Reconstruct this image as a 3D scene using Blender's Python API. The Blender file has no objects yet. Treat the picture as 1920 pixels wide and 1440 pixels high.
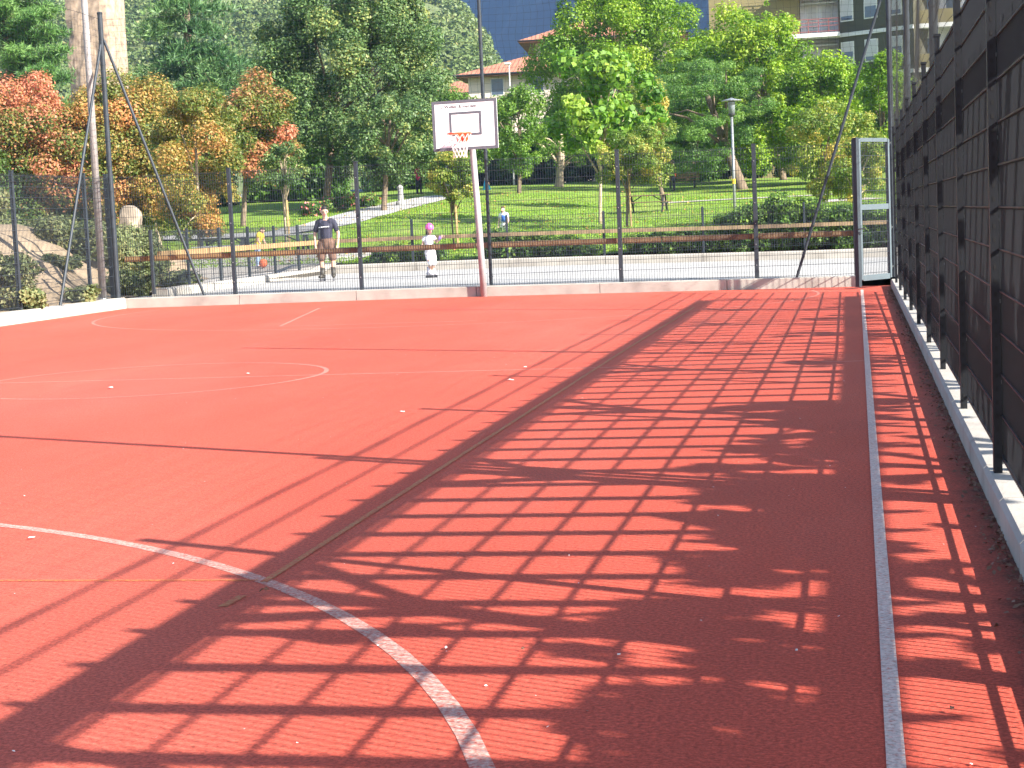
import bpy, math, random
import numpy as np
from mathutils import Vector, Matrix

# ---------------------------------------------------------------- camera, world, sun, exposure
SC = bpy.context.scene
COL = SC.collection
F, CX, CY, EYE = 3250.0, 960.0, 720.0, 1.45
AX = np.array([0.98012503, -0.02366704, -0.19696393])   # world X seen from the camera (right, down, forward)
AY = np.array([0.19367168, -0.10088943, 0.97586505])
AZ = np.array([-0.04296742, -0.9946161, -0.09430062])
AY /= np.linalg.norm(AY); AX -= AY * (AX @ AY); AX /= np.linalg.norm(AX); AZ = -np.cross(AY, AX) * -1 if False else np.cross(AX, AY)
if AZ[1] > 0: AZ = -AZ
cam = bpy.data.cameras.new("camera"); cam.sensor_width = 36; cam.lens = 36 * F / 1920
cam.clip_start = 0.05; cam.clip_end = 6000
camo = bpy.data.objects.new("camera", cam); COL.objects.link(camo)
camo.matrix_world = Matrix(((AX[0], -AX[1], -AX[2], 0), (AY[0], -AY[1], -AY[2], 0), (AZ[0], -AZ[1], -AZ[2], EYE), (0, 0, 0, 1)))
SC.camera = camo

SUN_EL, SUN_AZ = math.radians(31.75), math.radians(24.4)
SUN = Vector((math.cos(SUN_EL) * math.cos(SUN_AZ), -math.cos(SUN_EL) * math.sin(SUN_AZ), math.sin(SUN_EL)))
W = bpy.data.worlds.new("World"); SC.world = W; W.use_nodes = True
wn = W.node_tree
bg = wn.nodes["Background"]
sky = wn.nodes.new("ShaderNodeTexSky"); sky.sky_type = 'NISHITA'; sky.sun_disc = False
sky.sun_elevation = SUN_EL; sky.sun_rotation = math.pi / 2 + SUN_AZ
sky.air_density = 1.0; sky.dust_density = 1.0
wn.links.new(sky.outputs[0], bg.inputs[0]); bg.inputs[1].default_value = 0.092
sl = bpy.data.lights.new("sun", 'SUN'); sl.energy = 5.0; sl.angle = math.radians(0.5); sl.color = (1.0, 0.95, 0.86)
so = bpy.data.objects.new("sun", sl); COL.objects.link(so)
so.rotation_euler = SUN.to_track_quat('Z', 'Y').to_euler()
SC.view_settings.view_transform = 'Standard'; SC.view_settings.look = 'None'
SC.view_settings.exposure = 1.72; SC.view_settings.gamma = 1
SC.cycles.max_bounces = 6; SC.cycles.diffuse_bounces = 3; SC.cycles.glossy_bounces = 2
SC.cycles.transmission_bounces = 3; SC.cycles.volume_bounces = 0
SC.cycles.use_adaptive_sampling = True; SC.cycles.adaptive_threshold = 0.02

random.seed(7); RNG = np.random.default_rng(11)

# ---------------------------------------------------------------- helpers
def ray(px, py):
    d = np.array([px - CX, py - CY, F]); return np.array([d @ AX, d @ AY, d @ AZ])
def at(px, py, Y):
    d = ray(px, py); t = Y / d[1]; return Vector((d[0] * t, Y, EYE + d[2] * t))
def ppm(px, Y):                      # photograph pixels per metre at depth Y
    return F / (AY[2] * Y + AX[2] * at(px, 400, Y).x)
def lerp(a, b, t): return a + (b - a) * t
def sstep(a, b, x):
    t = np.clip((x - a) / (b - a), 0, 1); return t * t * (3 - 2 * t)
def rise(x, y):                      # the court drains to its far right corner
    return -0.06 * np.clip((x + 8) / 8, 0, 1) * np.clip((y - 18) / 14, 0, 1.6)

def tag(o, label=None, cat=None, group=None, kind=None):
    if label: o["label"] = label
    if cat: o["category"] = cat
    if group: o["group"] = group
    if kind: o["kind"] = kind
    return o
def empty(name, loc, label, cat, group=None, rz=0):
    o = bpy.data.objects.new(name, None); COL.objects.link(o); o.location = loc; o.rotation_euler = (0, 0, rz)
    o.empty_display_size = 0.1
    return tag(o, label, cat, group)

class MB:
    """Collects shapes and links them as ONE mesh object."""
    def __init__(self): self.v, self.f, self.m = [], [], []
    def add(self, vs, fs, mi=0):
        n = len(self.v); self.v += [tuple(p) for p in vs]
        self.f += [tuple(i + n for i in f) for f in fs]; self.m += [mi] * len(fs)
        return self
    def box(self, a, b, mi=0):
        (x0, y0, z0), (x1, y1, z1) = a, b
        return self.add([(x0, y0, z0), (x1, y0, z0), (x1, y1, z0), (x0, y1, z0), (x0, y0, z1), (x1, y0, z1), (x1, y1, z1), (x0, y1, z1)],
                 [(0, 3, 2, 1), (4, 5, 6, 7), (0, 1, 5, 4), (1, 2, 6, 5), (2, 3, 7, 6), (3, 0, 4, 7)], mi)
    def bar(self, p, q, w, h=None, up=(0, 0, 1), mi=0):      # rectangular bar from p to q
        p, q = Vector(p), Vector(q); h = h or w
        d = (q - p).normalized(); u = Vector(up)
        if abs(d.dot(u)) > .95: u = Vector((0, 1, 0))
        s = d.cross(u).normalized(); u = s.cross(d)
        vs = [c + s * (i * w / 2) + u * (j * h / 2) for c in (p, q) for i, j in ((-1, -1), (1, -1), (1, 1), (-1, 1))]
        return self.add(vs, [(3, 2, 1, 0), (4, 5, 6, 7), (0, 1, 5, 4), (1, 2, 6, 5), (2, 3, 7, 6), (3, 0, 4, 7)], mi)
    def tube(self, pts, rad, n=8, cap=True, mi=0):           # tapered tube along points
        pts = [Vector(p) for p in pts]
        if not hasattr(rad, '__len__'): rad = [rad] * len(pts)
        vs = []; fs = []; ref = None
        for i, p in enumerate(pts):
            d = (pts[min(i + 1, len(pts) - 1)] - pts[max(i - 1, 0)]).normalized()
            if ref is None: ref = Vector((0, 0, 1)) if abs(d.z) < .9 else Vector((1, 0, 0))
            s = d.cross(ref).normalized(); u = s.cross(d).normalized(); ref = u
            for k in range(n):
                a = 2 * math.pi * k / n
                vs.append(p + (s * math.cos(a) + u * math.sin(a)) * rad[i])
        for i in range(len(pts) - 1):
            for k in range(n):
                fs.append((i * n + k, i * n + (k + 1) % n, (i + 1) * n + (k + 1) % n, (i + 1) * n + k))
        if cap: fs += [tuple(range(n))[::-1], tuple((len(pts) - 1) * n + k for k in range(n))]
        return self.add(vs, fs, mi)
    def ball(self, c, r, n=10, m=7, mi=0):
        rx, ry, rz = r if hasattr(r, '__len__') else (r, r, r)
        vs = [(c[0], c[1], c[2] - rz)]
        for i in range(1, m):
            t = math.pi * i / m
            for k in range(n):
                a = 2 * math.pi * k / n
                vs.append((c[0] + rx * math.sin(t) * math.cos(a), c[1] + ry * math.sin(t) * math.sin(a), c[2] - rz * math.cos(t)))
        vs.append((c[0], c[1], c[2] + rz)); L = len(vs) - 1; fs = []
        for k in range(n):
            fs.append((0, 1 + (k + 1) % n, 1 + k)); fs.append((L, 1 + (m - 2) * n + k, 1 + (m - 2) * n + (k + 1) % n))
            for i in range(m - 2):
                a = 1 + i * n; b = a + n
                fs.append((a + k, a + (k + 1) % n, b + (k + 1) % n, b + k))
        return self.add(vs, fs, mi)
    def lathe(self, prof, n=16, c=(0, 0), mi=0):
        vs = [(c[0] + r * math.cos(2 * math.pi * k / n), c[1] + r * math.sin(2 * math.pi * k / n), z) for r, z in prof for k in range(n)]
        fs = [(i * n + k, i * n + (k + 1) % n, (i + 1) * n + (k + 1) % n, (i + 1) * n + k) for i in range(len(prof) - 1) for k in range(n)]
        fs += [tuple(range(n))[::-1], tuple((len(prof) - 1) * n + k for k in range(n))]
        return self.add(vs, fs, mi)
    def build(self, name, mats, parent=None, smooth=False, bevel=0, loc=None):
        me = bpy.data.meshes.new(name); me.from_pydata(self.v, [], self.f)
        for m in (mats if isinstance(mats, (list, tuple)) else [mats]): me.materials.append(m)
        if any(self.m): me.polygons.foreach_set('material_index', self.m)
        if smooth: me.polygons.foreach_set('use_smooth', [True] * len(self.f))
        me.update(); o = bpy.data.objects.new(name, me); COL.objects.link(o)
        if parent: o.parent = parent
        if loc is not None: o.location = loc
        if bevel:
            b = o.modifiers.new('bevel', 'BEVEL'); b.width = bevel; b.segments = 2; b.limit_method = 'ANGLE'
        return o

def quads_mesh(name, V, mats, parent=None, tint=None, mi=None):     # V: (n,4,3) loose quads
    n = len(V); me = bpy.data.meshes.new(name)
    me.vertices.add(n * 4); me.vertices.foreach_set('co', np.ascontiguousarray(V, dtype=np.float32).ravel())
    me.loops.add(n * 4); me.loops.foreach_set('vertex_index', np.arange(n * 4, dtype=np.int32))
    me.polygons.add(n); me.polygons.foreach_set('loop_start', np.arange(0, n * 4, 4, dtype=np.int32))
    me.polygons.foreach_set('loop_total', np.full(n, 4, dtype=np.int32))
    if tint is not None:
        a = me.attributes.new('tint', 'FLOAT', 'POINT'); a.data.foreach_set('value', np.repeat(tint, 4).astype(np.float32))
    me.update(calc_edges=True)
    for m in (mats if isinstance(mats, (list, tuple)) else [mats]): me.materials.append(m)
    o = bpy.data.objects.new(name, me); COL.objects.link(o)
    if parent: o.parent = parent
    return o

def grid_mesh(name, xs, ys, zf, m, kind=None):
    xs, ys = np.asarray(xs, float), np.asarray(ys, float)
    GX, GY = np.meshgrid(xs, ys); GZ = zf(GX, GY); nx, ny = len(xs), len(ys)
    me = bpy.data.meshes.new(name)
    v = np.stack([GX, GY, GZ], -1).reshape(-1, 3)
    i = np.arange(nx * ny).reshape(ny, nx)
    q = np.stack([i[:-1, :-1], i[:-1, 1:], i[1:, 1:], i[1:, :-1]], -1).reshape(-1, 4)
    me.from_pydata(v.tolist(), [], q.tolist()); me.polygons.foreach_set('use_smooth', [True] * len(q))
    me.materials.append(m); me.update(); o = bpy.data.objects.new(name, me); COL.objects.link(o)
    if kind: o["kind"] = kind
    return o

# ---------------------------------------------------------------- materials
def N(t, kind, **kw):
    n = t.nodes.new(kind)
    for k, v in kw.items(): setattr(n, k, v)
    return n
def mat(name, c, rough=.7, var=.12, scale=4.0, bump=0.0, bscale=60.0, metal=0.0, spec=.5, c2=None, c2scale=1.0, c2lo=.5, c2hi=.65, detail=4):
    """Plain surface: colour with fine and coarse noise variation, optional second colour in patches, optional bump."""
    m = bpy.data.materials.new(name); m.use_nodes = True; t = m.node_tree; p = t.nodes['Principled BSDF']
    p.inputs['Roughness'].default_value = rough; p.inputs['Metallic'].default_value = metal
    p.inputs['Specular IOR Level'].default_value = spec
    co = N(t, 'ShaderNodeTexCoord'); nz = N(t, 'ShaderNodeTexNoise'); nz.inputs['Scale'].default_value = scale; nz.inputs['Detail'].default_value = detail
    t.links.new(co.outputs['Object'], nz.inputs['Vector'])
    mr = N(t, 'ShaderNodeMapRange'); mr.inputs[1].default_value = .3; mr.inputs[2].default_value = .7
    mr.inputs[3].default_value = 1 - var; mr.inputs[4].default_value = 1 + var
    t.links.new(nz.outputs[0], mr.inputs[0])
    base = None
    if c2:
        n2 = N(t, 'ShaderNodeTexNoise'); n2.inputs['Scale'].default_value = c2scale; n2.inputs['Detail'].default_value = 5
        t.links.new(co.outputs['Object'], n2.inputs['Vector'])
        r2 = N(t, 'ShaderNodeMapRange'); r2.inputs[1].default_value = c2lo; r2.inputs[2].default_value = c2hi
        t.links.new(n2.outputs[0], r2.inputs[0])
        mx = N(t, 'ShaderNodeMix', data_type='RGBA'); mx.inputs[6].default_value = (*c, 1); mx.inputs[7].default_value = (*c2, 1)
        t.links.new(r2.outputs[0], mx.inputs[0]); base = mx.outputs[2]
    vm = N(t, 'ShaderNodeVectorMath', operation='SCALE')
    if base: t.links.new(base, vm.inputs[0])
    else: vm.inputs[0].default_value = c
    t.links.new(mr.outputs[0], vm.inputs['Scale']); t.links.new(vm.outputs[0], p.inputs['Base Color'])
    if bump:
        bn = N(t, 'ShaderNodeTexNoise'); bn.inputs['Scale'].default_value = bscale; bn.inputs['Detail'].default_value = 3
        t.links.new(co.outputs['Object'], bn.inputs['Vector'])
        bp = N(t, 'ShaderNodeBump'); bp.inputs['Strength'].default_value = bump; bp.inputs['Distance'].default_value = .01
        t.links.new(bn.outputs[0], bp.inputs['Height']); t.links.new(bp.outputs[0], p.inputs['Normal'])
    return m
def leafmat(name, stops, trans=.3, rough=.5, spec=.35):
    """Foliage: colour from the per-leaf tint through a ramp, part of the light passing through the leaf."""
    m = bpy.data.materials.new(name); m.use_nodes = True; t = m.node_tree; p = t.nodes['Principled BSDF']; out = t.nodes['Material Output']
    a = N(t, 'ShaderNodeAttribute', attribute_name='tint'); r = N(t, 'ShaderNodeValToRGB')
    el = r.color_ramp.elements
    while len(el) < len(stops): el.new(.5)
    for e, (pos, c) in zip(el, stops): e.position = pos; e.color = (*c, 1)
    t.links.new(a.outputs['Fac'], r.inputs[0]); t.links.new(r.outputs[0], p.inputs['Base Color'])
    p.inputs['Roughness'].default_value = rough; p.inputs['Specular IOR Level'].default_value = spec
    tr = N(t, 'ShaderNodeBsdfTranslucent'); hs = N(t, 'ShaderNodeHueSaturation'); hs.inputs['Value'].default_value = 1.5; hs.inputs['Saturation'].default_value = 1.1
    t.links.new(r.outputs[0], hs.inputs['Color']); t.links.new(hs.outputs[0], tr.inputs[0])
    mx = N(t, 'ShaderNodeMixShader'); mx.inputs[0].default_value = trans
    t.links.new(p.outputs[0], mx.inputs[1]); t.links.new(tr.outputs[0], mx.inputs[2]); t.links.new(mx.outputs[0], out.inputs[0])
    return m

def court_mat(name, c, lo, hi, worn=None, wornlo=.45, wornhi=.6, dirt=False):
    """Granular rubber: coloured crumbs, coarse wear mottling, grain bump; 'worn' lets the court show through painted lines."""
    m = bpy.data.materials.new(name); m.use_nodes = True; t = m.node_tree; p = t.nodes['Principled BSDF']
    co = N(t, 'ShaderNodeTexCoord')
    g = N(t, 'ShaderNodeTexNoise'); g.inputs['Scale'].default_value = 62; g.inputs['Detail'].default_value = 6; g.inputs['Roughness'].default_value = .75
    big = N(t, 'ShaderNodeTexNoise'); big.inputs['Scale'].default_value = .55; big.inputs['Detail'].default_value = 6; big.inputs['Roughness'].default_value = .65
    mp = N(t, 'ShaderNodeMapping'); mp.inputs['Scale'].default_value = (1.0, .35, 1)
    t.links.new(co.outputs['Object'], g.inputs['Vector']); t.links.new(co.outputs['Object'], mp.inputs[0]); t.links.new(mp.outputs[0], big.inputs['Vector'])
    r1 = N(t, 'ShaderNodeMapRange'); r1.inputs[1].default_value = .3; r1.inputs[2].default_value = .7; r1.inputs[3].default_value = lo; r1.inputs[4].default_value = hi
    t.links.new(g.outputs[0], r1.inputs[0])
    r2 = N(t, 'ShaderNodeMapRange'); r2.inputs[1].default_value = .3; r2.inputs[2].default_value = .7; r2.inputs[3].default_value = .84; r2.inputs[4].default_value = 1.14
    t.links.new(big.outputs[0], r2.inputs[0])
    mu = N(t, 'ShaderNodeMath', operation='MULTIPLY'); t.links.new(r1.outputs[0], mu.inputs[0]); t.links.new(r2.outputs[0], mu.inputs[1])
    vm = N(t, 'ShaderNodeVectorMath', operation='SCALE'); t.links.new(mu.outputs[0], vm.inputs['Scale'])
    if worn:
        w = N(t, 'ShaderNodeTexNoise'); w.inputs['Scale'].default_value = 55; w.inputs['Detail'].default_value = 5; w.inputs['Roughness'].default_value = .7
        t.links.new(co.outputs['Object'], w.inputs['Vector'])
        rw = N(t, 'ShaderNodeMapRange'); rw.inputs[1].default_value = wornlo; rw.inputs[2].default_value = wornhi
        t.links.new(w.outputs[0], rw.inputs[0])
        mx = N(t, 'ShaderNodeMix', data_type='RGBA'); mx.inputs[6].default_value = (*c, 1); mx.inputs[7].default_value = (*worn, 1)
        t.links.new(rw.outputs[0], mx.inputs[0]); t.links.new(mx.outputs[2], vm.inputs[0])
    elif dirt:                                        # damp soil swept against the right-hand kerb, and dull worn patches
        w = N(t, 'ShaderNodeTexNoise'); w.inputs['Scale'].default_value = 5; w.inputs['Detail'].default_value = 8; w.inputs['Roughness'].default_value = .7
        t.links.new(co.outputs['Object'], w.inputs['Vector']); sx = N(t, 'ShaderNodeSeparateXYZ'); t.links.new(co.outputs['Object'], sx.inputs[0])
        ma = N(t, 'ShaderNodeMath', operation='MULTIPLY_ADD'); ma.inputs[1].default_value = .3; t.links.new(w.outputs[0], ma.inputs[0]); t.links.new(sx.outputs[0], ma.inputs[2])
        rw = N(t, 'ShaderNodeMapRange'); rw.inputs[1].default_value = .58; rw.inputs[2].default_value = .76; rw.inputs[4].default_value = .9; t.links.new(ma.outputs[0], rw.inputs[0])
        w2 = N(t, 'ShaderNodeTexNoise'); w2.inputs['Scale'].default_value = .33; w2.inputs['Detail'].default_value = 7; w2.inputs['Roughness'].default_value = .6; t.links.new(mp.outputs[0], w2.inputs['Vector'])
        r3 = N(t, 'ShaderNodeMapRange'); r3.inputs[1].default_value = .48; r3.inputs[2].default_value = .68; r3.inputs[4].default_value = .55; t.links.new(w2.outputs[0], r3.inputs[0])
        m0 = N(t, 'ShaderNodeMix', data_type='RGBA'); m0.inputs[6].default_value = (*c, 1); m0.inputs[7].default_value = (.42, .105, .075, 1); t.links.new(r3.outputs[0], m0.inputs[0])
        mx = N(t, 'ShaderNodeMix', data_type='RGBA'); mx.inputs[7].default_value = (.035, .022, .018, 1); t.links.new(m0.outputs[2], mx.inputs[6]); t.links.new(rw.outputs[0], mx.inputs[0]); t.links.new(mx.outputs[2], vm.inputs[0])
    else: vm.inputs[0].default_value = c
    t.links.new(vm.outputs[0], p.inputs['Base Color'])
    p.inputs['Roughness'].default_value = .9; p.inputs['Specular IOR Level'].default_value = .1; p.inputs['Sheen Weight'].default_value = .17; p.inputs["Sheen Roughness"].default_value = .2; p.inputs['Sheen Tint'].default_value = (1, .72, .6, 1)
    bp = N(t, 'ShaderNodeBump'); bp.inputs['Strength'].default_value = .55; bp.inputs['Distance'].default_value = .006
    t.links.new(g.outputs[0], bp.inputs['Height']); t.links.new(bp.outputs[0], p.inputs['Normal'])
    return m

RED = (.47, .073, .045)
M = dict(
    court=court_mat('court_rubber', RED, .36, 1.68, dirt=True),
    line=court_mat('worn_white_paint', (.5, .34, .29), .6, 1.4, RED, .4, .66),
    sideline=court_mat('white_paint', (.62, .49, .43), .6, 1.4, RED, .5, .75),
    faint=court_mat('faded_white_paint', (.58, .27, .22), .85, 1.15, RED, .42, .6),
    ochre=court_mat('ochre_paint', (.4, .2, .085), .8, 1.2, RED, .4, .62),
    yellow=court_mat('faded_yellow_paint', (.6, .22, .07), .85, 1.15, RED, .42, .6),
    concrete=mat('cast_concrete', (.37, .34, .3), .9, .14, 2.5, .35, 40, c2=(.27, .24, .21), c2scale=1.6, c2lo=.52, c2hi=.75),
    pale_concrete=mat('pale_concrete', (.39, .36, .315), .9, .1, 3, .25, 40, c2=(.28, .25, .21), c2scale=1.6, c2lo=.5, c2hi=.75),
    path=mat('skate_asphalt', (.37, .355, .335), .9, .07, 1.2, .2, 90, c2=(.32, .31, .29), c2scale=.5),
    asphalt=mat('footpath_asphalt', (.38, .37, .36), .9, .1, 2, .2, 60),
    gravel=mat('gravel', (.42, .38, .33), .95, .15, 6, .6, 50),
    dirt=mat('dry_earth', (.35, .26, .17), .95, .15, 1.5, .6, 12, c2=(.24, .18, .11), c2scale=2.5, c2lo=.5, c2hi=.7),
    soil=mat('bed_soil', (.13, .09, .06), .95, .2, 6, .6, 30),
    grass=mat('mown_grass', (.15, .25, .035), .9, .3, 1.2, .8, 30, spec=.1, c2=(.21, .27, .06), c2scale=.35, c2lo=.4, c2hi=.65, detail=8),
    ground=mat('ground', (.25, .22, .16), .95, .15, .3),
    anthracite=mat('anthracite_coating', (.03, .038, .047), .5, .15, 8, spec=.3),
    dark_coat=mat('dark_fence_coating', (.012, .0135, .017), .5, .15, 8, spec=.25),
    hole=mat('dark_hole', (.006, .006, .007), .9, 0),
    galv=mat('galvanised_steel', (.26, .27, .28), .42, .12, 6, metal=.35),
    gate=mat('gate_coating', (.075, .1, .115), .6, .06, 8),
    pole=mat('hoop_pole_coating', (.36, .37, .38), .6, .08, 6, metal=0),
    mast=mat('mast_steel', (.26, .245, .235), .55, .1, 5, c2=(.2, .13, .1), c2scale=2, c2lo=.55, c2hi=.75),
    net=mat('net_cord', (.02, .022, .022), .9, 0),
    wood=mat('weathered_plank', (.24, .165, .09), .8, .3, 5, .4, 25, c2=(.15, .1, .06), c2scale=.7, c2lo=.5, c2hi=.6),
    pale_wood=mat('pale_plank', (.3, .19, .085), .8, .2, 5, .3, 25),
    timber=mat('pergola_timber', (.2, .12, .07), .8, .2, 6, .4, 25),
    white=mat('white_board', (.82, .82, .82), .35, .02, 3),
    greyline=mat('grey_board_border', (.1, .1, .12), .6, .15, 30),
    orange=mat('orange_rim_paint', (.75, .1, .025), .4, .1, 20),
    cord=mat('white_net_cord', (.75, .66, .62), .9, .1, 20),
    text=mat('board_lettering', (.05, .045, .05), .7, .3, 60),
    bark=mat('bark', (.17, .125, .085), .95, .3, 8, .8, 25),
    pale_bark=mat('pale_bark', (.42, .33, .23), .9, .2, 8, .5, 25),
    stake=mat('tree_stake', (.5, .33, .15), .85, .15, 8),
    stone=mat('tower_stone', (.33, .24, .17), .95, .3, 1.6, 1.0, 2.2, c2=(.2, .14, .1), c2scale=1.4, c2lo=.5, c2hi=.7),
    rock=mat('pale_rock', (.25, .2, .15), .95, .2, 2, 1.0, 5, c2=(.35, .28, .2), c2scale=2),
    cream=mat('cream_render', (.68, .58, .48), .9, .05, .6),
    whitewall=mat('white_render', (.72, .7, .72), .9, .05, .6),
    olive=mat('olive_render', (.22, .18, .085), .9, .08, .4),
    olive_shade=mat('shaded_olive_render', (.085, .08, .05), .9, .08, .4),  # the olive render darkened, shade of the turned wing put into its colour
    slab=mat('balcony_slab', (.7, .68, .68), .85, .06, 1),
    rail_red=mat('red_balcony_rail', (.3, .07, .06), .6, .1, 6),
    blind=mat('roller_blind', (.55, .53, .52), .7, .05, 3),
    glass=mat('window_glass', (.05, .075, .12), .08, .1, 2, spec=.8),
    wframe=mat('window_frame', (.72, .7, .66), .6, .03, 4),
    fascia=mat('eave_timber', (.2, .1, .06), .8, .15, 4),
    skin=mat('skin', (.6, .36, .26), .6, .06, 10),
    skin_pale=mat('pale_skin', (.68, .43, .33), .6, .06, 10),
    navy=mat('navy_shirt', (.028, .028, .05), .85, .2, 20),
    khaki=mat('brown_shorts', (.15, .085, .06), .85, .15, 20),
    whitecloth=mat('white_cloth', (.8, .78, .78), .85, .06, 12),
    pink=mat('pink_helmet', (.85, .13, .42), .35, .05, 6),
    purple=mat('purple_guard', (.32, .2, .5), .6, .1, 12),
    hair=mat('dark_hair', (.02, .014, .01), .6, .2, 40),
    brownhair=mat('brown_hair', (.07, .04, .022), .6, .2, 40),
    boot=mat('skate_boot', (.045, .04, .032), .6, .2, 20),
    boot_white=mat('white_skate_boot', (.6, .58, .63), .5, .1, 20),
    wheel=mat('skate_wheel', (.1, .1, .11), .5, .1, 20),
    yellow_shirt=mat('yellow_shirt', (.8, .55, .05), .85, .1, 12),
    jeans=mat('pale_jeans', (.3, .42, .6), .85, .1, 12),
    denim=mat('dark_denim', (.03, .035, .06), .85, .1, 12),
    magenta=mat('magenta_top', (.7, .04, .15), .85, .1, 12),
    redtop=mat('red_top', (.75, .1, .05), .85, .1, 12),
    bluecloth=mat('blue_cloth', (.04, .4, .75), .85, .08, 12),
    royal=mat('royal_blue_cloth', (.05, .16, .6), .85, .08, 12),
    ball=mat('orange_ball', (.8, .16, .05), .5, .05, 8),
    dark_iron=mat('dark_iron', (.03, .033, .036), .5, .1, 8),
    lamp_glass=mat('lamp_glass', (.2, .22, .24), .1, .04, 8),
    sticker=mat('yellow_band', (.8, .5, .03), .6, .05, 8),
    litter=mat('pale_litter', (.75, .7, .66), .8, .1, 30),
    pinkflower=mat('pink_petals', (.8, .22, .22), .7, .2, 30),
    greystone=mat('grey_stone', (.3, .3, .3), .9, .15, 5, .3, 30),
    mountain=mat('mountain_forest', (.02, .035, .03), .95, .35, .02, 0, c2=(.03, .04, .04), c2scale=.006),
)
def tile_mat():
    m = bpy.data.materials.new('clay_roof_tiles'); m.use_nodes = True; t = m.node_tree; p = t.nodes['Principled BSDF']
    co = N(t, 'ShaderNodeTexCoord'); b = N(t, 'ShaderNodeTexBrick'); b.inputs['Scale'].default_value = 1
    b.inputs['Color1'].default_value = (.52, .22, .13, 1); b.inputs['Color2'].default_value = (.42, .17, .1, 1); b.inputs['Mortar'].default_value = (.2, .08, .05, 1)
    b.inputs['Mortar Size'].default_value = .035; b.inputs['Brick Width'].default_value = .32; b.inputs['Row Height'].default_value = .32; b.offset = 0
    t.links.new(co.outputs['Object'], b.inputs['Vector']); t.links.new(b.outputs[0], p.inputs['Base Color'])
    bp = N(t, 'ShaderNodeBump'); bp.inputs['Strength'].default_value = .6; bp.inputs['Distance'].default_value = .05; bp.invert = True
    t.links.new(b.outputs['Fac'], bp.inputs['Height']); t.links.new(bp.outputs[0], p.inputs['Normal'])
    p.inputs['Roughness'].default_value = .85
    return m
M['tiles'] = tile_mat()
G0 = (.035, .075, .018)
LEAF = dict(
    pine=leafmat('pine_needles', [(0, (.05, .12, .03)), (.6, (.11, .23, .055)), (1, (.2, .33, .09))], .2),
    cedar=leafmat('cedar_needles', [(0, (.04, .1, .035)), (.6, (.09, .18, .06)), (1, (.16, .26, .09))], .15),
    dark=leafmat('dark_leaves', [(0, (.05, .095, .032)), (.55, (.1, .175, .055)), (.85, (.18, .25, .08)), (1, (.3, .31, .09))], .25),
    green=leafmat('green_leaves', [(0, (0.052, 0.117, 0.019)), (.5, (0.117, 0.221, 0.033)), (1, (0.221, 0.338, 0.052))], .32),
    bright=leafmat('bright_leaves', [(0, (0.078, 0.156, 0.019)), (.5, (0.182, 0.312, 0.029)), (1, (0.338, 0.429, 0.046))], .35),
    catalpa=leafmat('catalpa_leaves', [(0, (0.065, 0.156, 0.026)), (.5, (0.156, 0.299, 0.039)), (1, (0.312, 0.416, 0.065))], .35),
    locust=leafmat('locust_leaves', [(0, (.06, .13, .03)), (.6, (.13, .25, .05)), (1, (.22, .34, .07))], .3),
    red=leafmat('red_autumn_leaves', [(0, (.07, .12, .025)), (.42, (.16, .19, .04)), (.6, (.36, .2, .08)), (.8, (.5, .19, .1)), (1, (.58, .24, .14))], .3),
    rust=leafmat('rust_leaves', [(0, (.09, .15, .03)), (.42, (.25, .23, .055)), (.7, (.46, .27, .085)), (1, (.6, .27, .11))], .3),
    yellow=leafmat('yellowing_leaves', [(0, (.09, .16, .03)), (.5, (.2, .27, .05)), (.8, (.36, .36, .08)), (1, (.52, .4, .1))], .32),
    shrub=leafmat('shrub_leaves', [(0, (0.039, 0.091, 0.019)), (.6, (0.104, 0.195, 0.039)), (1, (0.234, 0.338, 0.058))], .3),
    sage=leafmat('grey_green_leaves', [(0, (.1, .13, .05)), (.6, (.18, .21, .085)), (1, (.3, .27, .12))], .25),
    forest=leafmat('hill_forest_leaves', [(0, (.07, .11, .03)), (.5, (.13, .18, .05)), (.8, (.19, .22, .07)), (1, (.27, .25, .1))], .2),
)

# ---------------------------------------------------------------- ground, court, paths
XS = np.unique(np.concatenate([np.linspace(-1100, -60, 24), np.linspace(-60, 60, 31), np.linspace(60, 1100, 24)]))
YS = np.unique(np.concatenate([np.linspace(-200, 0, 8), np.linspace(0, 120, 31), np.linspace(120, 2600, 45)]))
LY = np.array([44, 46, 60, 74, 80, 90, 105, 115, 130, 200, 400, 3000]); LZ = np.array([.2, .42, .95, 1.5, 1.85, 2.4, 3.1, 3.45, 3.6, 4.6, 8, 8.])
def lawn_z(x, y):
    return np.interp(y, LY, LZ) + .35 * sstep(-9, -18, x) * sstep(56, 72, y) + .05 * np.sin(x * .35 + y * .21) * sstep(48, 56, y)
grid_mesh('ground', XS, YS, lambda x, y: np.where(y > 44, lawn_z(x, y) - .3, -.12), M['ground'], 'structure')
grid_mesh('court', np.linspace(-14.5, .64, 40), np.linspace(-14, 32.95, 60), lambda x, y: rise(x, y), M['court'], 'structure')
grid_mesh('lawn', np.linspace(-60, 60, 121), np.linspace(46.35, 190, 145), lawn_z, M['grass'], 'structure')

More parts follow.
